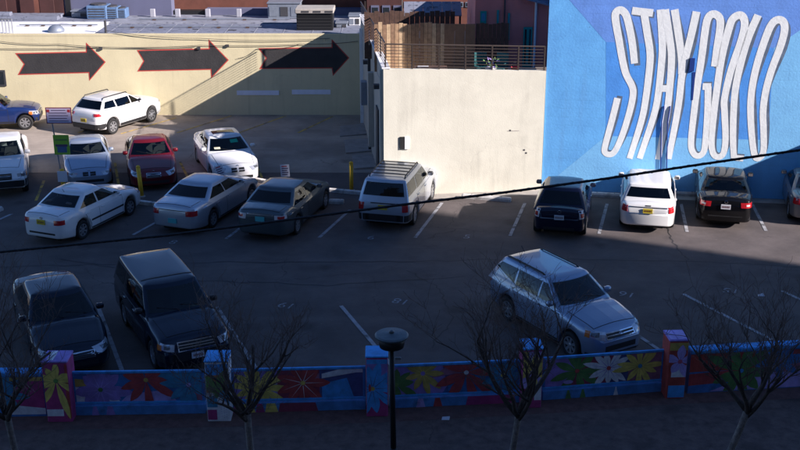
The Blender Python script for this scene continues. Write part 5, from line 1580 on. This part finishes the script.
        def seat_at(x, y0, y1, heads, top):
            o = MB().bbox(x-0.02, x+0.48, y0, y1, 0.42, 0.60, 0.05).build('seat', M[seat], self.root)
            m = MB(); pts = [(x-0.02,0.55),(x+0.10,0.55),(x-0.10,top),(x-0.20,top)]
            m.add([(p[0], y0, p[1]) for p in pts] + [(p[0], y1, p[1]) for p in pts], [(0,1,2,3),(7,6,5,4),(0,4,5,1),(1,5,6,2),(2,6,7,3),(3,7,4,0)])
            fix_normals(m.build('backrest', M[seat], o))
            for y in heads: MB().bbox(x-0.23, x-0.13, y-0.12, y+0.12, top+0.03, top+0.20, 0.035).build('headrest', M[seat], o)
        for s in (1,-1): seat_at(xs_, s*0.36-0.24, s*0.36+0.24, [s*0.36], bz+0.10)
        if self.kind != 'pickup': seat_at(xs_-0.90, -w+0.08, w-0.08, [-0.38, 0.38], bz+0.04)
        if self.kind == 'sedan': MB().box(x0-0.1, max(x0, xs_-1.12), -w+0.05, w-0.05, bz-0.03, bz-0.01).build('parcel_shelf', M['cabin_dark'], self.root)
        pts = []
        for k in range(15):
            t = 2*math.pi*k/14; pts.append((x1-0.48+0.07*math.sin(t), wheel_y+0.17*math.cos(t), bz-0.08+0.16*math.sin(t)))
        MB().path(pts, 0.014, 5).build('steering_wheel', M['cabin_dark'], self.root)
    def cast(self, which, phi, s, z):
        bvh = self.bvh if which == 'body' else self.cbvh
        d = Vector((-math.cos(phi), -math.sin(phi), 0)); u = Vector((-math.sin(phi), math.cos(phi), 0))
        h = bvh.ray_cast(u*s + Vector((0,0,z)) - d*6, d)[0]
        return h
    def cast_side(self, s, x, z):
        h = self.bvh.ray_cast(Vector((x, s*5, z)), Vector((0,-s,0)))[0]
        return None if h is None else h.y
    def hood(self):
        x0 = self.cowl+0.12; x1 = self.L/2-0.30; w0 = self.W/2*0.80
        self.patch('body', [(x0,-w0),(x1,-w0*0.88),(x1,w0*0.88),(x0,w0)], 0, 'bonnet', self.paint, nu=10, nv=10, off=0.009, down=True)
        g = 0.014
        self.patch('body', [(x0-g,-w0-g),(x1+g,-w0*0.88-g),(x1+g,w0*0.88+g),(x0-g,w0+g)], 0, 'bonnet_gap', 'trim', nu=10, nv=10, off=0.004, down=True, thick=0.006)
    def boot(self):
        x0 = -self.L/2+0.13; x1 = self.rear-0.06; w0 = self.W/2*0.74
        if x1 - x0 > 0.2:
            self.patch('body', [(x0,-w0*0.92),(x1,-w0),(x1,w0),(x0,w0*0.92)], 0, 'boot_lid', self.paint, nu=6, nv=10, off=0.009, down=True)
            g = 0.014
            self.patch('body', [(x0-g,-w0*0.92-g),(x1+g,-w0-g),(x1+g,w0+g),(x0-g,w0*0.92+g)], 0, 'boot_gap', 'trim', nu=6, nv=10, off=0.004, down=True, thick=0.006)
    def plate(self, rear, z, mat, y=0.0, ink=True):
        phi = math.pi if rear else 0.0
        p = self.cast('body', phi, y if not rear else -y, z)
        if p is None: return
        sx = -1 if rear else 1
        x0 = p.x + sx*0.004; x1 = p.x + sx*0.03
        o = MB().box(min(x0,x1), max(x0,x1), p.y-0.155, p.y+0.155, z-0.078, z+0.078).build('number_plate', M[mat], self.root)
        if ink:
            xa, xb = x1+sx*0.001, x1+sx*0.003
            m = MB()
            for k in range(6): m.box(min(xa,xb), max(xa,xb), p.y-0.115+k*0.042, p.y-0.115+k*0.042+0.022, z-0.03, z+0.03)
            m.build('plate_print', M['plate_ink'], o)
    def badge(self, rear, z, mat='chrome', r=0.05):
        phi = math.pi if rear else 0.0; p = self.cast('body', phi, 0, z)
        if p is None: return
        sx = -1 if rear else 1
        m = MB(); prof = [(0.6*r,0.0),(r,0.004),(r,0.018),(0.72*r,0.02),(0.7*r,0.006)]
        vs = []; n = 16
        for rr, h in prof:
            for k in range(n):
                t = 2*math.pi*k/n; vs.append((p.x+sx*h, rr*1.25*math.cos(t), z+rr*math.sin(t)))
        fs = [(i*n+k, i*n+(k+1) % n, (i+1)*n+(k+1) % n, (i+1)*n+k) for i in range(len(prof)-1) for k in range(n)]
        m.add(vs, fs); fix_normals(m.build('badge', M[mat], self.root))
    def headlights(self, z, hs=0.24, ht=0.075, phi=0.75, xin=0.22, yfrac=0.72, skew=0.03, taper=0.15, amber=False):
        for s in (1,-1):
            o = self.spot(self.L/2-xin, s*self.W/2*yfrac, z, s*phi, hs, ht, 'headlight', 'headlamp', skew=-s*(-skew) if False else s*skew, taper=0.0)
            if o is not None:
                self.spot(self.L/2-xin, s*self.W/2*yfrac, z, s*phi, hs*0.42, ht*0.55, 'lamp_bowl', 'lamp_inner', o, off=0.010)
                if amber: self.spot(self.L/2-xin-0.12, s*self.W/2*(yfrac+0.16), z-0.01, s*(phi+0.35), 0.07, ht*0.9, 'indicator', 'lamp_amber', o, off=0.012)
    def taillights(self, z, hs=0.16, ht=0.09, phi=0.6, xin=0.10, yfrac=0.74, clear=None, mat='taillamp'):
        for s in (1,-1):
            o = self.spot(-self.L/2+xin, s*self.W/2*yfrac, z, math.pi - s*phi, hs, ht, 'tail_light', mat, off=0.010)
            if o is not None and clear:
                self.spot(-self.L/2+xin, s*self.W/2*yfrac, z+clear[0], math.pi - s*phi, hs*clear[1], ht*clear[2], 'reverse_lens', 'taillamp_clear' if mat == 'taillamp' else 'taillamp', o, off=0.014)
    def grille(self, z, hy, hz, mat='trim', frame='chrome', bars=2, hz_top=None):
        if frame: 
            o = self.patch('body', [(-hy-0.025,z-hz-0.02),(hy+0.025,z-hz-0.02),(hy+0.025,z+hz+0.02),(-hy-0.025,z+hz+0.02)], 0, 'grille', frame, nu=10, nv=3, off=0.008)
        else: o = None
        o2 = self.patch('body', [(-hy,z-hz),(hy,z-hz),(hy,z+hz),(-hy,z+hz)], 0, 'grille_mesh' if o else 'grille', mat, o, nu=10, nv=3, off=0.014)
        for k in range(bars):
            zz = z - hz + 2*hz*(k+1)/(bars+1)
            self.patch('body', [(-hy,zz-0.010),(hy,zz-0.010),(hy,zz+0.010),(-hy,zz+0.010)], 0, 'grille_bar', frame or 'chrome', o or o2, nu=10, nv=1, off=0.022)
    def band(self, rear, z0, z1, hy, mat, name, off=0.008):
        return self.patch('body', [(-hy,z0),(hy,z0),(hy,z1),(-hy,z1)], math.pi if rear else 0.0, name, mat, nu=12, nv=2, off=off)
    def bumper_wrap(self, rear, z0, z1, mat, name):
        """band round the end of the car, in three pieces on one part"""
        hl = self.L/2; w = self.W/2
        self.band(rear, z0, z1, w*0.66, mat, name, off=0.012)
        for s in (1,-1):
            phi = s*0.9 if not rear else math.pi - s*0.9
            x = (hl-0.16) if not rear else (-hl+0.16)
            self.spot(x, s*w*0.84, (z0+z1)/2, phi, 0.30, (z1-z0)/2, name, mat, off=0.012)
    def rack(self, x0, x1, bars=3, mat='trim', hgt=0.07):
        z = self.H
        yy = self.cw(self.H-0.06)*0.86
        r_ = None
        for s in (1,-1):
            pts = []
            for t in (0, 0.06, 0.5, 0.94, 1):
                x = x0+(x1-x0)*t
                h = self.cbvh.ray_cast(Vector((x,s*yy,4)), Vector((0,0,-1)))[0]
                pts.append((x, s*yy, (h.z if h else z-0.03) + (hgt if 0.03 < t < 0.97 else -0.01)))
            MB().path(pts, 0.022, 6).build('roof_rail', M[mat], self.root, True)
        for k in range(bars):
            x = x0+(x1-x0)*(0.12+0.76*k/max(1,bars-1))
            h = self.cbvh.ray_cast(Vector((x,0,4)), Vector((0,0,-1)))[0]
            zz = self.cbvh.ray_cast(Vector((x,yy,4)), Vector((0,0,-1)))[0].z + hgt
            zz = max(zz, h.z+0.02)
            MB().bbox(x-0.025, x+0.025, -yy, yy, zz-0.012, zz+0.012, 0.006).build('roof_bar', M[mat], self.root)
    def place(self, px, py, anchor, heading):
        """anchor (x,y) of the car touches the ground where the photograph shows px,py"""
        g = G(px, py); th = math.pi/2 - math.radians(heading)
        ax, ay = anchor; c, s = math.cos(th), math.sin(th)
        self.root.location = (g.x - (c*ax - s*ay), g.y - (s*ax + c*ay), 0.0)
        self.root.rotation_euler = (0, 0, th)
    def wheel_at(self, end, side):
        return ((self.xf if end == 'f' else self.xr), (self.W/2-0.05)*side)

GM = 'cars in the middle row'; GB = 'cars in the back row'; GF = 'cars in the front row'
def sedan(name, label, paint, group, L=4.60, W=1.78, H=1.45, wb=2.68, xf=None, r=0.315, rear_shift=0.0, cat='car', **k):
    xf = xf if xf is not None else L/2-0.93
    d = dict(cowl=xf-0.42, roof_f=xf-1.22, roof_r=-L/2+1.35+rear_shift, rear=-L/2+0.68+rear_shift*0.6, hood_z=0.80, cowl_z=0.98, belt_z=0.97, deck_z=1.03, nose_z=0.56, tail_z=0.78)
    d.update(k)
    return Car(name, label, cat, paint, L, W, H, wb, xf, r, group=group, **d)
def suv(name, label, paint, group, L=4.55, W=1.82, H=1.68, wb=2.62, xf=None, r=0.345, cat='car', **k):
    xf = xf if xf is not None else L/2-0.90
    d = dict(cowl=xf-0.40, roof_f=xf-1.10, roof_r=-L/2+0.42, rear=-L/2+0.10, hood_z=1.00, cowl_z=1.14, belt_z=1.10, deck_z=1.10, nose_z=0.70, tail_z=0.98, wr=0.72, sill=0.26)
    d.update(k)
    return Car(name, label, cat, paint, L, W, H, wb, xf, r, kind='suv', group=group, **d)

# --- middle row, left to right
c = sedan('parked_sedan', 'white sedan with red tail lamps and black side moulding, leftmost of the middle row', 'car_white', GM, L=4.53, W=1.70, H=1.46, wb=2.60)
c.dress(tint='auto_glass_clear', rear_tint='auto_glass_mid', side_trim='trim'); c.hood(); c.boot()
c.taillights(0.82, 0.17, 0.075); c.plate(True, 0.80, 'plate_yellow'); c.badge(True, 0.93, r=0.04)
c.headlights(0.70); c.grille(0.64, 0.30, 0.05); c.band(True, 0.40, 0.46, 0.5, 'trim', 'bumper_strip')
MB().path([(-1.02,0.0,1.43),(-1.10,0.0,1.56)],0.008,5).build('antenna', M['trim'], c.root)
c.place(84, 239, c.wheel_at('r',-1), 22)
c = sedan('parked_sedan', 'silver sedan with black rear screen and teal plate, second in the middle row', 'car_silver', GM, L=4.84, W=1.79, H=1.42, wb=2.74, rear_shift=0.12, hood_z=0.76, wr=0.66, deck_z=1.02)
c.dress(tint='auto_glass'); c.hood(); c.boot(); c.taillights(0.80, 0.19, 0.085); c.plate(True, 0.52, 'plate_teal', ink=False); c.band(True, 0.86, 0.885, 0.5, 'trim', 'boot_trim')
c.headlights(0.66); c.grille(0.6, 0.3, 0.05)
c.place(214, 227.5, c.wheel_at('r',-1), 20)
c = sedan('parked_sedan', 'grey-green sedan with clear tail lamps, between the silver sedan and the roof-racked vehicle', 'car_greygreen', GM, L=4.80, W=1.82, H=1.46, wb=2.78, wr=0.68, deck_z=1.06)
c.dress(tint='auto_glass'); c.hood(); c.boot(); c.taillights(0.86, 0.20, 0.085, mat='taillamp_clear', clear=(0.02,0.55,0.5)); c.plate(True, 0.80, 'plate_teal', ink=False); c.band(True, 0.925, 0.955, 0.45, 'chrome', 'boot_trim')
c.headlights(0.68); c.grille(0.62, 0.34, 0.05)
c.place(298, 234, c.wheel_at('r',-1), 15.5)
c = suv('parked_utility_vehicle', 'silver utility vehicle with roof rack and dark bumper beside the cream wall', 'car_silver', GM, L=4.66, W=1.79, H=1.74, wb=2.70, boxy=0.75, roof_r=-4.66/2+0.30, rear=-4.66/2+0.06, hood_z=1.02, cowl_z=1.12, belt_z=1.12, wr=0.76, r=0.355)
c.mirror_mat = 'trim'
c.dress(quarter=True, xC=-0.95, rear_lo=1.22, xB=-0.05, rear_tint='auto_glass'); c.hood(); c.rack(-1.75, 0.15, 5)
c.taillights(0.86, 0.10, 0.13, phi=0.5, yfrac=0.80); c.plate(True, 0.86, 'plate_yellow'); c.bumper_wrap(True, 0.40, 0.62, 'trim', 'bumper')
c.headlights(0.82); c.grille(0.8, 0.4, 0.07); c.band(True, 0.97, 1.0, 0.42, 'trim', 'tailgate_handle')
for s in (-0.35,0.35): MB().tube((-4.66/2+0.20,s,1.72),(-4.66/2+0.05,s,1.70),0.01,n=5)
c.place(415, 224, c.wheel_at('r',-1), 14)
c = suv('parked_hatchback', 'navy hatchback with bright tail lamps below the mural corner', 'car_navy', GM, L=4.25, W=1.76, H=1.52, wb=2.65, roof_r=-4.25/2+0.85, rear=-4.25/2+0.25, hood_z=0.88, cowl_z=1.03, belt_z=1.02, tail_z=0.96, wr=0.66, sill=0.22, r=0.32, xf=4.25/2-0.87)
c.dress(xB=-0.1, rear_lo=1.10, rear_tint='auto_glass'); c.hood()
c.taillights(0.86, 0.11, 0.13, phi=0.65, yfrac=0.82, mat='taillamp_clear', clear=(-0.02,0.6,0.5)); c.plate(True, 0.76, 'plate_white'); c.badge(True, 0.95)
c.headlights(0.72); c.grille(0.65, 0.3, 0.05); c.band(True, 0.33, 0.42, 0.5, 'trim', 'bumper_strip')
c.place(558, 239.5, (-4.25/2+0.02, 0), 12.5)
c = suv('parked_wagon', 'white wagon with dark sill shade and yellow plate under the letter Y', 'car_pearl', GM, L=4.70, W=1.84, H=1.52, wb=2.78, roof_r=-4.7/2+0.72, rear=-4.7/2+0.42, hood_z=0.86, cowl_z=1.03, belt_z=1.02, tail_z=0.96, wr=0.70, sill=0.22, r=0.325, xf=4.7/2-0.93)
c.root['label'] = 'white car with red tail lamps and yellow plate, parked under the letters T and A'
c.root.name = 'parked_car'
c.dress(xB=-0.05, rear_lo=1.12, rear_tint='auto_glass'); c.hood(); c.taillights(0.86, 0.12, 0.10, phi=0.6, yfrac=0.82); c.plate(True, 0.82, 'plate_yellow'); c.band(True, 0.915, 0.945, 0.62, 'chrome', 'tailgate_trim'); c.band(True, 0.97, 0.995, 0.09, 'trim', 'tailgate_handle')
c.headlights(0.72); c.grille(0.65, 0.4, 0.06)
c.place(646, 234.5, (-4.7/2+0.02, 0), 12.2)
c = sedan('parked_sedan', 'black sedan with red tail lamps mirroring the mural, under the letters L and D', 'car_black', GM, L=4.80, W=1.82, H=1.47, wb=2.78, wr=0.68, deck_z=1.08, rear_shift=-0.08)
c.dress(); c.hood(); c.boot(); c.taillights(0.87, 0.21, 0.085, clear=(0.0,0.3,0.35)); c.plate(True, 0.80, 'plate_white'); c.badge(True, 0.96)
c.headlights(0.68); c.grille(0.62, 0.34, 0.05); c.band(True, 0.45, 0.49, 0.55, 'trim', 'bumper_strip')
c.place(723.5, 229.5, (-4.8/2+0.02, 0), 13.0)
c = sedan('parked_hatchback', 'grey car cut by the right edge below the mural', 'car_grey', GM, L=4.49, W=1.76, H=1.46, wb=2.64)
c.dress(); c.hood(); c.boot(); c.taillights(0.84, 0.18, 0.10); c.plate(True, 0.78, 'plate_white'); c.headlights(0.68); c.grille(0.62, 0.3, 0.05)
c.place(787.5, 217, c.wheel_at('r',1), 13.5)

# --- back row
c = suv('parked_crossover', 'white crossover with black rear screen by the arrow wall', 'car_white', GB, L=4.30, W=1.80, H=1.60, wb=2.52, roof_r=-4.30/2+0.62, rear=-4.30/2+0.22, r=0.35, wr=0.68)
c.dress(quarter=True, xC=-0.92, xB=-0.02, tint='auto_glass', qrise=0.05); c.hood(); c.rack(-1.5, 0.1, 0, 'trim', 0.05)
c.taillights(0.98, 0.16, 0.06, phi=0.6, yfrac=0.8); c.plate(True, 0.72, 'plate_yellow'); c.bumper_wrap(True, 0.36, 0.58, 'trim', 'bumper')
c.headlights(0.86); c.grille(0.8, 0.4, 0.06)
for s in (1,-1):
    c.patch('body', [(-s*(c.xr+0.43),0.30),(-s*(c.xf-0.43),0.30),(-s*(c.xf-0.43),0.42),(-s*(c.xr+0.43),0.42)], s*math.pi/2, 'sill_cladding', 'trim', nu=10, nv=1, off=0.012)
c.place(114, 134.2, c.wheel_at('r',-1), 29)
c = Car('parked_pickup', 'white pickup with dark bumper cut by the left edge', 'truck', 'car_white', 5.3, 1.90, 1.74, 3.2, 1.75, 0.37, 1.25, 0.62, -0.55, -0.72, 1.04, 1.16, 1.14, 1.06, 0.78, 0.9, sill=0.34, boxy=0.8, wr=0.74, kind='pickup', nose_w=0.8, group=GB)
c.dress(xB=-0.35, rear_lo=1.25); c.hood(); c.headlights(0.84, 0.20, 0.085, phi=0.5, yfrac=0.78, amber=True); c.grille(0.82, 0.42, 0.10, 'black', None, 3); c.bumper_wrap(False, 0.42, 0.66, 'trim', 'bumper')
MB().box(-2.5,-0.85,-0.72,0.72,1.10,1.115).build('bed_floor', M['trim'], c.root)
c.taillights(0.85, 0.08, 0.14)
c.place(28.5, 190, c.wheel_at('f',1), 163)
c = Car('parked_pickup', 'blue pickup nosing in from the left edge by the arrow wall', 'truck', 'car_blue', 4.7, 1.72, 1.58, 2.95, 1.76, 0.34, 1.12, 0.52, -0.55, -0.70, 0.92, 1.03, 1.02, 0.98, 0.70, 0.88, sill=0.32, boxy=0.5, wr=0.74, kind='pickup', nose_w=0.70, group=GB)
c.dress(xB=-0.35, rear_lo=1.16); c.hood(); c.headlights(0.76, amber=True); c.taillights(0.85, 0.08, 0.14); c.bumper_wrap(False, 0.40, 0.54, 'trim', 'bumper'); c.grille(0.70, 0.38, 0.07)
MB().box(-2.2,-0.85,-0.66,0.66,1.02,1.035).build('bed_floor', M['trim'], c.root)
c.place(26, 130, c.wheel_at('f',-1), 80)
c = sedan('parked_coupe', 'silver-blue car behind the payment sign post', 'car_silver_blue', GB, L=4.50, W=1.74, H=1.39, wb=2.72, rear_shift=-0.05, wr=0.66)
c.dress(); c.hood(); c.headlights(0.66, 0.25, 0.06, amber=True); c.boot(); c.taillights(0.8)
for s in (0.13,-0.13): c.patch('body', [(s-0.10,0.60),(s+0.10,0.60),(s+0.10,0.71),(s-0.10,0.71)], 0, 'kidney_grille', 'black', nu=4, nv=3, off=0.014)
c.band(False, 0.34, 0.44, 0.5, 'trim', 'lower_intake'); c.badge(False, 0.76, r=0.035)
c.place(91, 191, (4.5/2-0.02, 0.0), 163)
c = sedan('parked_sedan', 'dark red sedan facing the camera behind the yellow bollard', 'car_red', GB, L=4.58, W=1.80, H=1.43, wb=2.73, wr=0.66)
c.dress(); c.hood(); c.headlights(0.68, 0.22, 0.065); c.grille(0.62, 0.24, 0.06); c.band(False, 0.32, 0.42, 0.55, 'maroon_trim' if 'maroon_trim' in M else 'trim', 'lower_intake'); c.badge(False, 0.74, r=0.045); c.boot(); c.taillights(0.82)
c.place(155, 191.5, (4.58/2-0.02, 0.0), 165)
c = sedan('parked_coupe', 'white car with sunroof and twin black grilles facing the camera', 'car_white', GB, L=4.84, W=1.85, H=1.46, wb=2.89, wr=0.66)
c.dress(); c.hood(); c.headlights(0.68, 0.24, 0.065); c.boot(); c.taillights(0.82)
for s in (0.14,-0.14): c.patch('body', [(s-0.11,0.58),(s+0.11,0.58),(s+0.10,0.71),(s-0.10,0.71)], 0, 'kidney_grille', 'black', nu=4, nv=3, off=0.014)
c.band(False, 0.32, 0.42, 0.55, 'trim', 'lower_intake'); c.badge(False, 0.77, 'unit_blue', 0.04)
c.patch('cab', [(-0.55,-0.42),(-0.05,-0.42),(-0.05,0.42),(-0.55,0.42)], 0, 'sunroof', 'auto_glass', nu=4, nv=4, off=0.006, down=True)
p = c.patch('cab', [(0.12,1.22),(0.42,1.22),(0.40,1.31),(0.12,1.31)], 0, 'green_sunshade', 'paper_green', nu=3, nv=2, off=0.010)
c.patch('cab', [(-0.55,1.08),(-0.33,1.08),(-0.33,1.13),(-0.55,1.13)], 0, 'windscreen_sticker', 'paper', nu=3, nv=2, off=0.010)
c.place(239, 186.5, (4.84/2-0.02, 0.0), 160)

# --- front row
c = sedan('parked_sedan', 'dark blue-black sedan behind the leftmost street tree', 'car_slate', GF, L=4.85, W=1.82, H=1.47, wb=2.78, wr=0.68)
c.dress(); c.hood(); c.headlights(0.68, 0.26, 0.075); c.grille(0.60, 0.42, 0.06); c.band(False, 0.34, 0.44, 0.5, 'trim', 'lower_intake'); c.boot(); c.taillights(0.82)
c.place(79, 379, (4.85/2-0.02, 0.0), 154)
c = suv('parked_utility_vehicle', 'black boxy utility vehicle with long flat roof behind the leaf-painted pillar', 'car_dark', GF, L=4.82, W=1.84, H=1.72, wb=2.83, boxy=0.8, roof_r=-4.82/2+0.22, rear=-4.82/2+0.05, hood_z=1.02, cowl_z=1.15, belt_z=1.13, wr=0.75, r=0.36, nose_w=0.75, nose_z=0.72)
c.mirror_mat = 'trim'
c.dress(quarter=True, xC=-1.15, xB=-0.15, rear_tint='auto_glass'); c.hood(); c.headlights(0.84, 0.17, 0.075, phi=0.45, yfrac=0.76, xin=0.12, amber=True); c.grille(0.82, 0.44, 0.085, 'black', 'chrome', 2)
c.bumper_wrap(False, 0.46, 0.68, 'trim', 'bumper'); c.plate(False, 0.57, 'plate_white')
c.patch('cab', [(-0.10,-0.66),(-0.04,-0.66),(-0.04,0.66),(-0.10,0.66)], 0, 'roof_seam', 'trim', nu=1, nv=10, off=0.010, down=True)
c.taillights(0.9, 0.09, 0.15)
c.place(199, 375, (4.82/2-0.02, 0.0), 153)
c = suv('parked_crossover', 'silver-blue crossover facing right in the middle of the front row', 'car_crv', GF, L=4.55, W=1.82, H=1.68, wb=2.62, roof_r=-4.55/2+0.46, rear=-4.55/2+0.12, hood_z=0.98, cowl_z=1.12, belt_z=1.10, wr=0.69, r=0.345)
c.dress(quarter=True, xC=-0.98, xB=0.0, qrise=0.22); c.hood(); c.headlights(0.86, 0.25, 0.085, skew=0.05, amber=True); c.grille(0.80, 0.42, 0.055, 'trim', 'chrome', 1); c.badge(False, 0.80, r=0.06)
c.band(False, 0.42, 0.56, 0.48, 'trim', 'lower_intake'); c.bumper_wrap(False, 0.30, 0.36, 'trim', 'bumper_lip')
c.taillights(1.15, 0.09, 0.28, phi=0.7, yfrac=0.84)
c.rack(-1.7, -0.1, 0, 'trim', 0.03)
MB().path([(-1.70,0.0,1.68),(-1.85,0.0,1.80)],0.010,5).build('antenna', M['trim'], c.root)
c.place(569, 357.5, c.wheel_at('f',-1), 149)
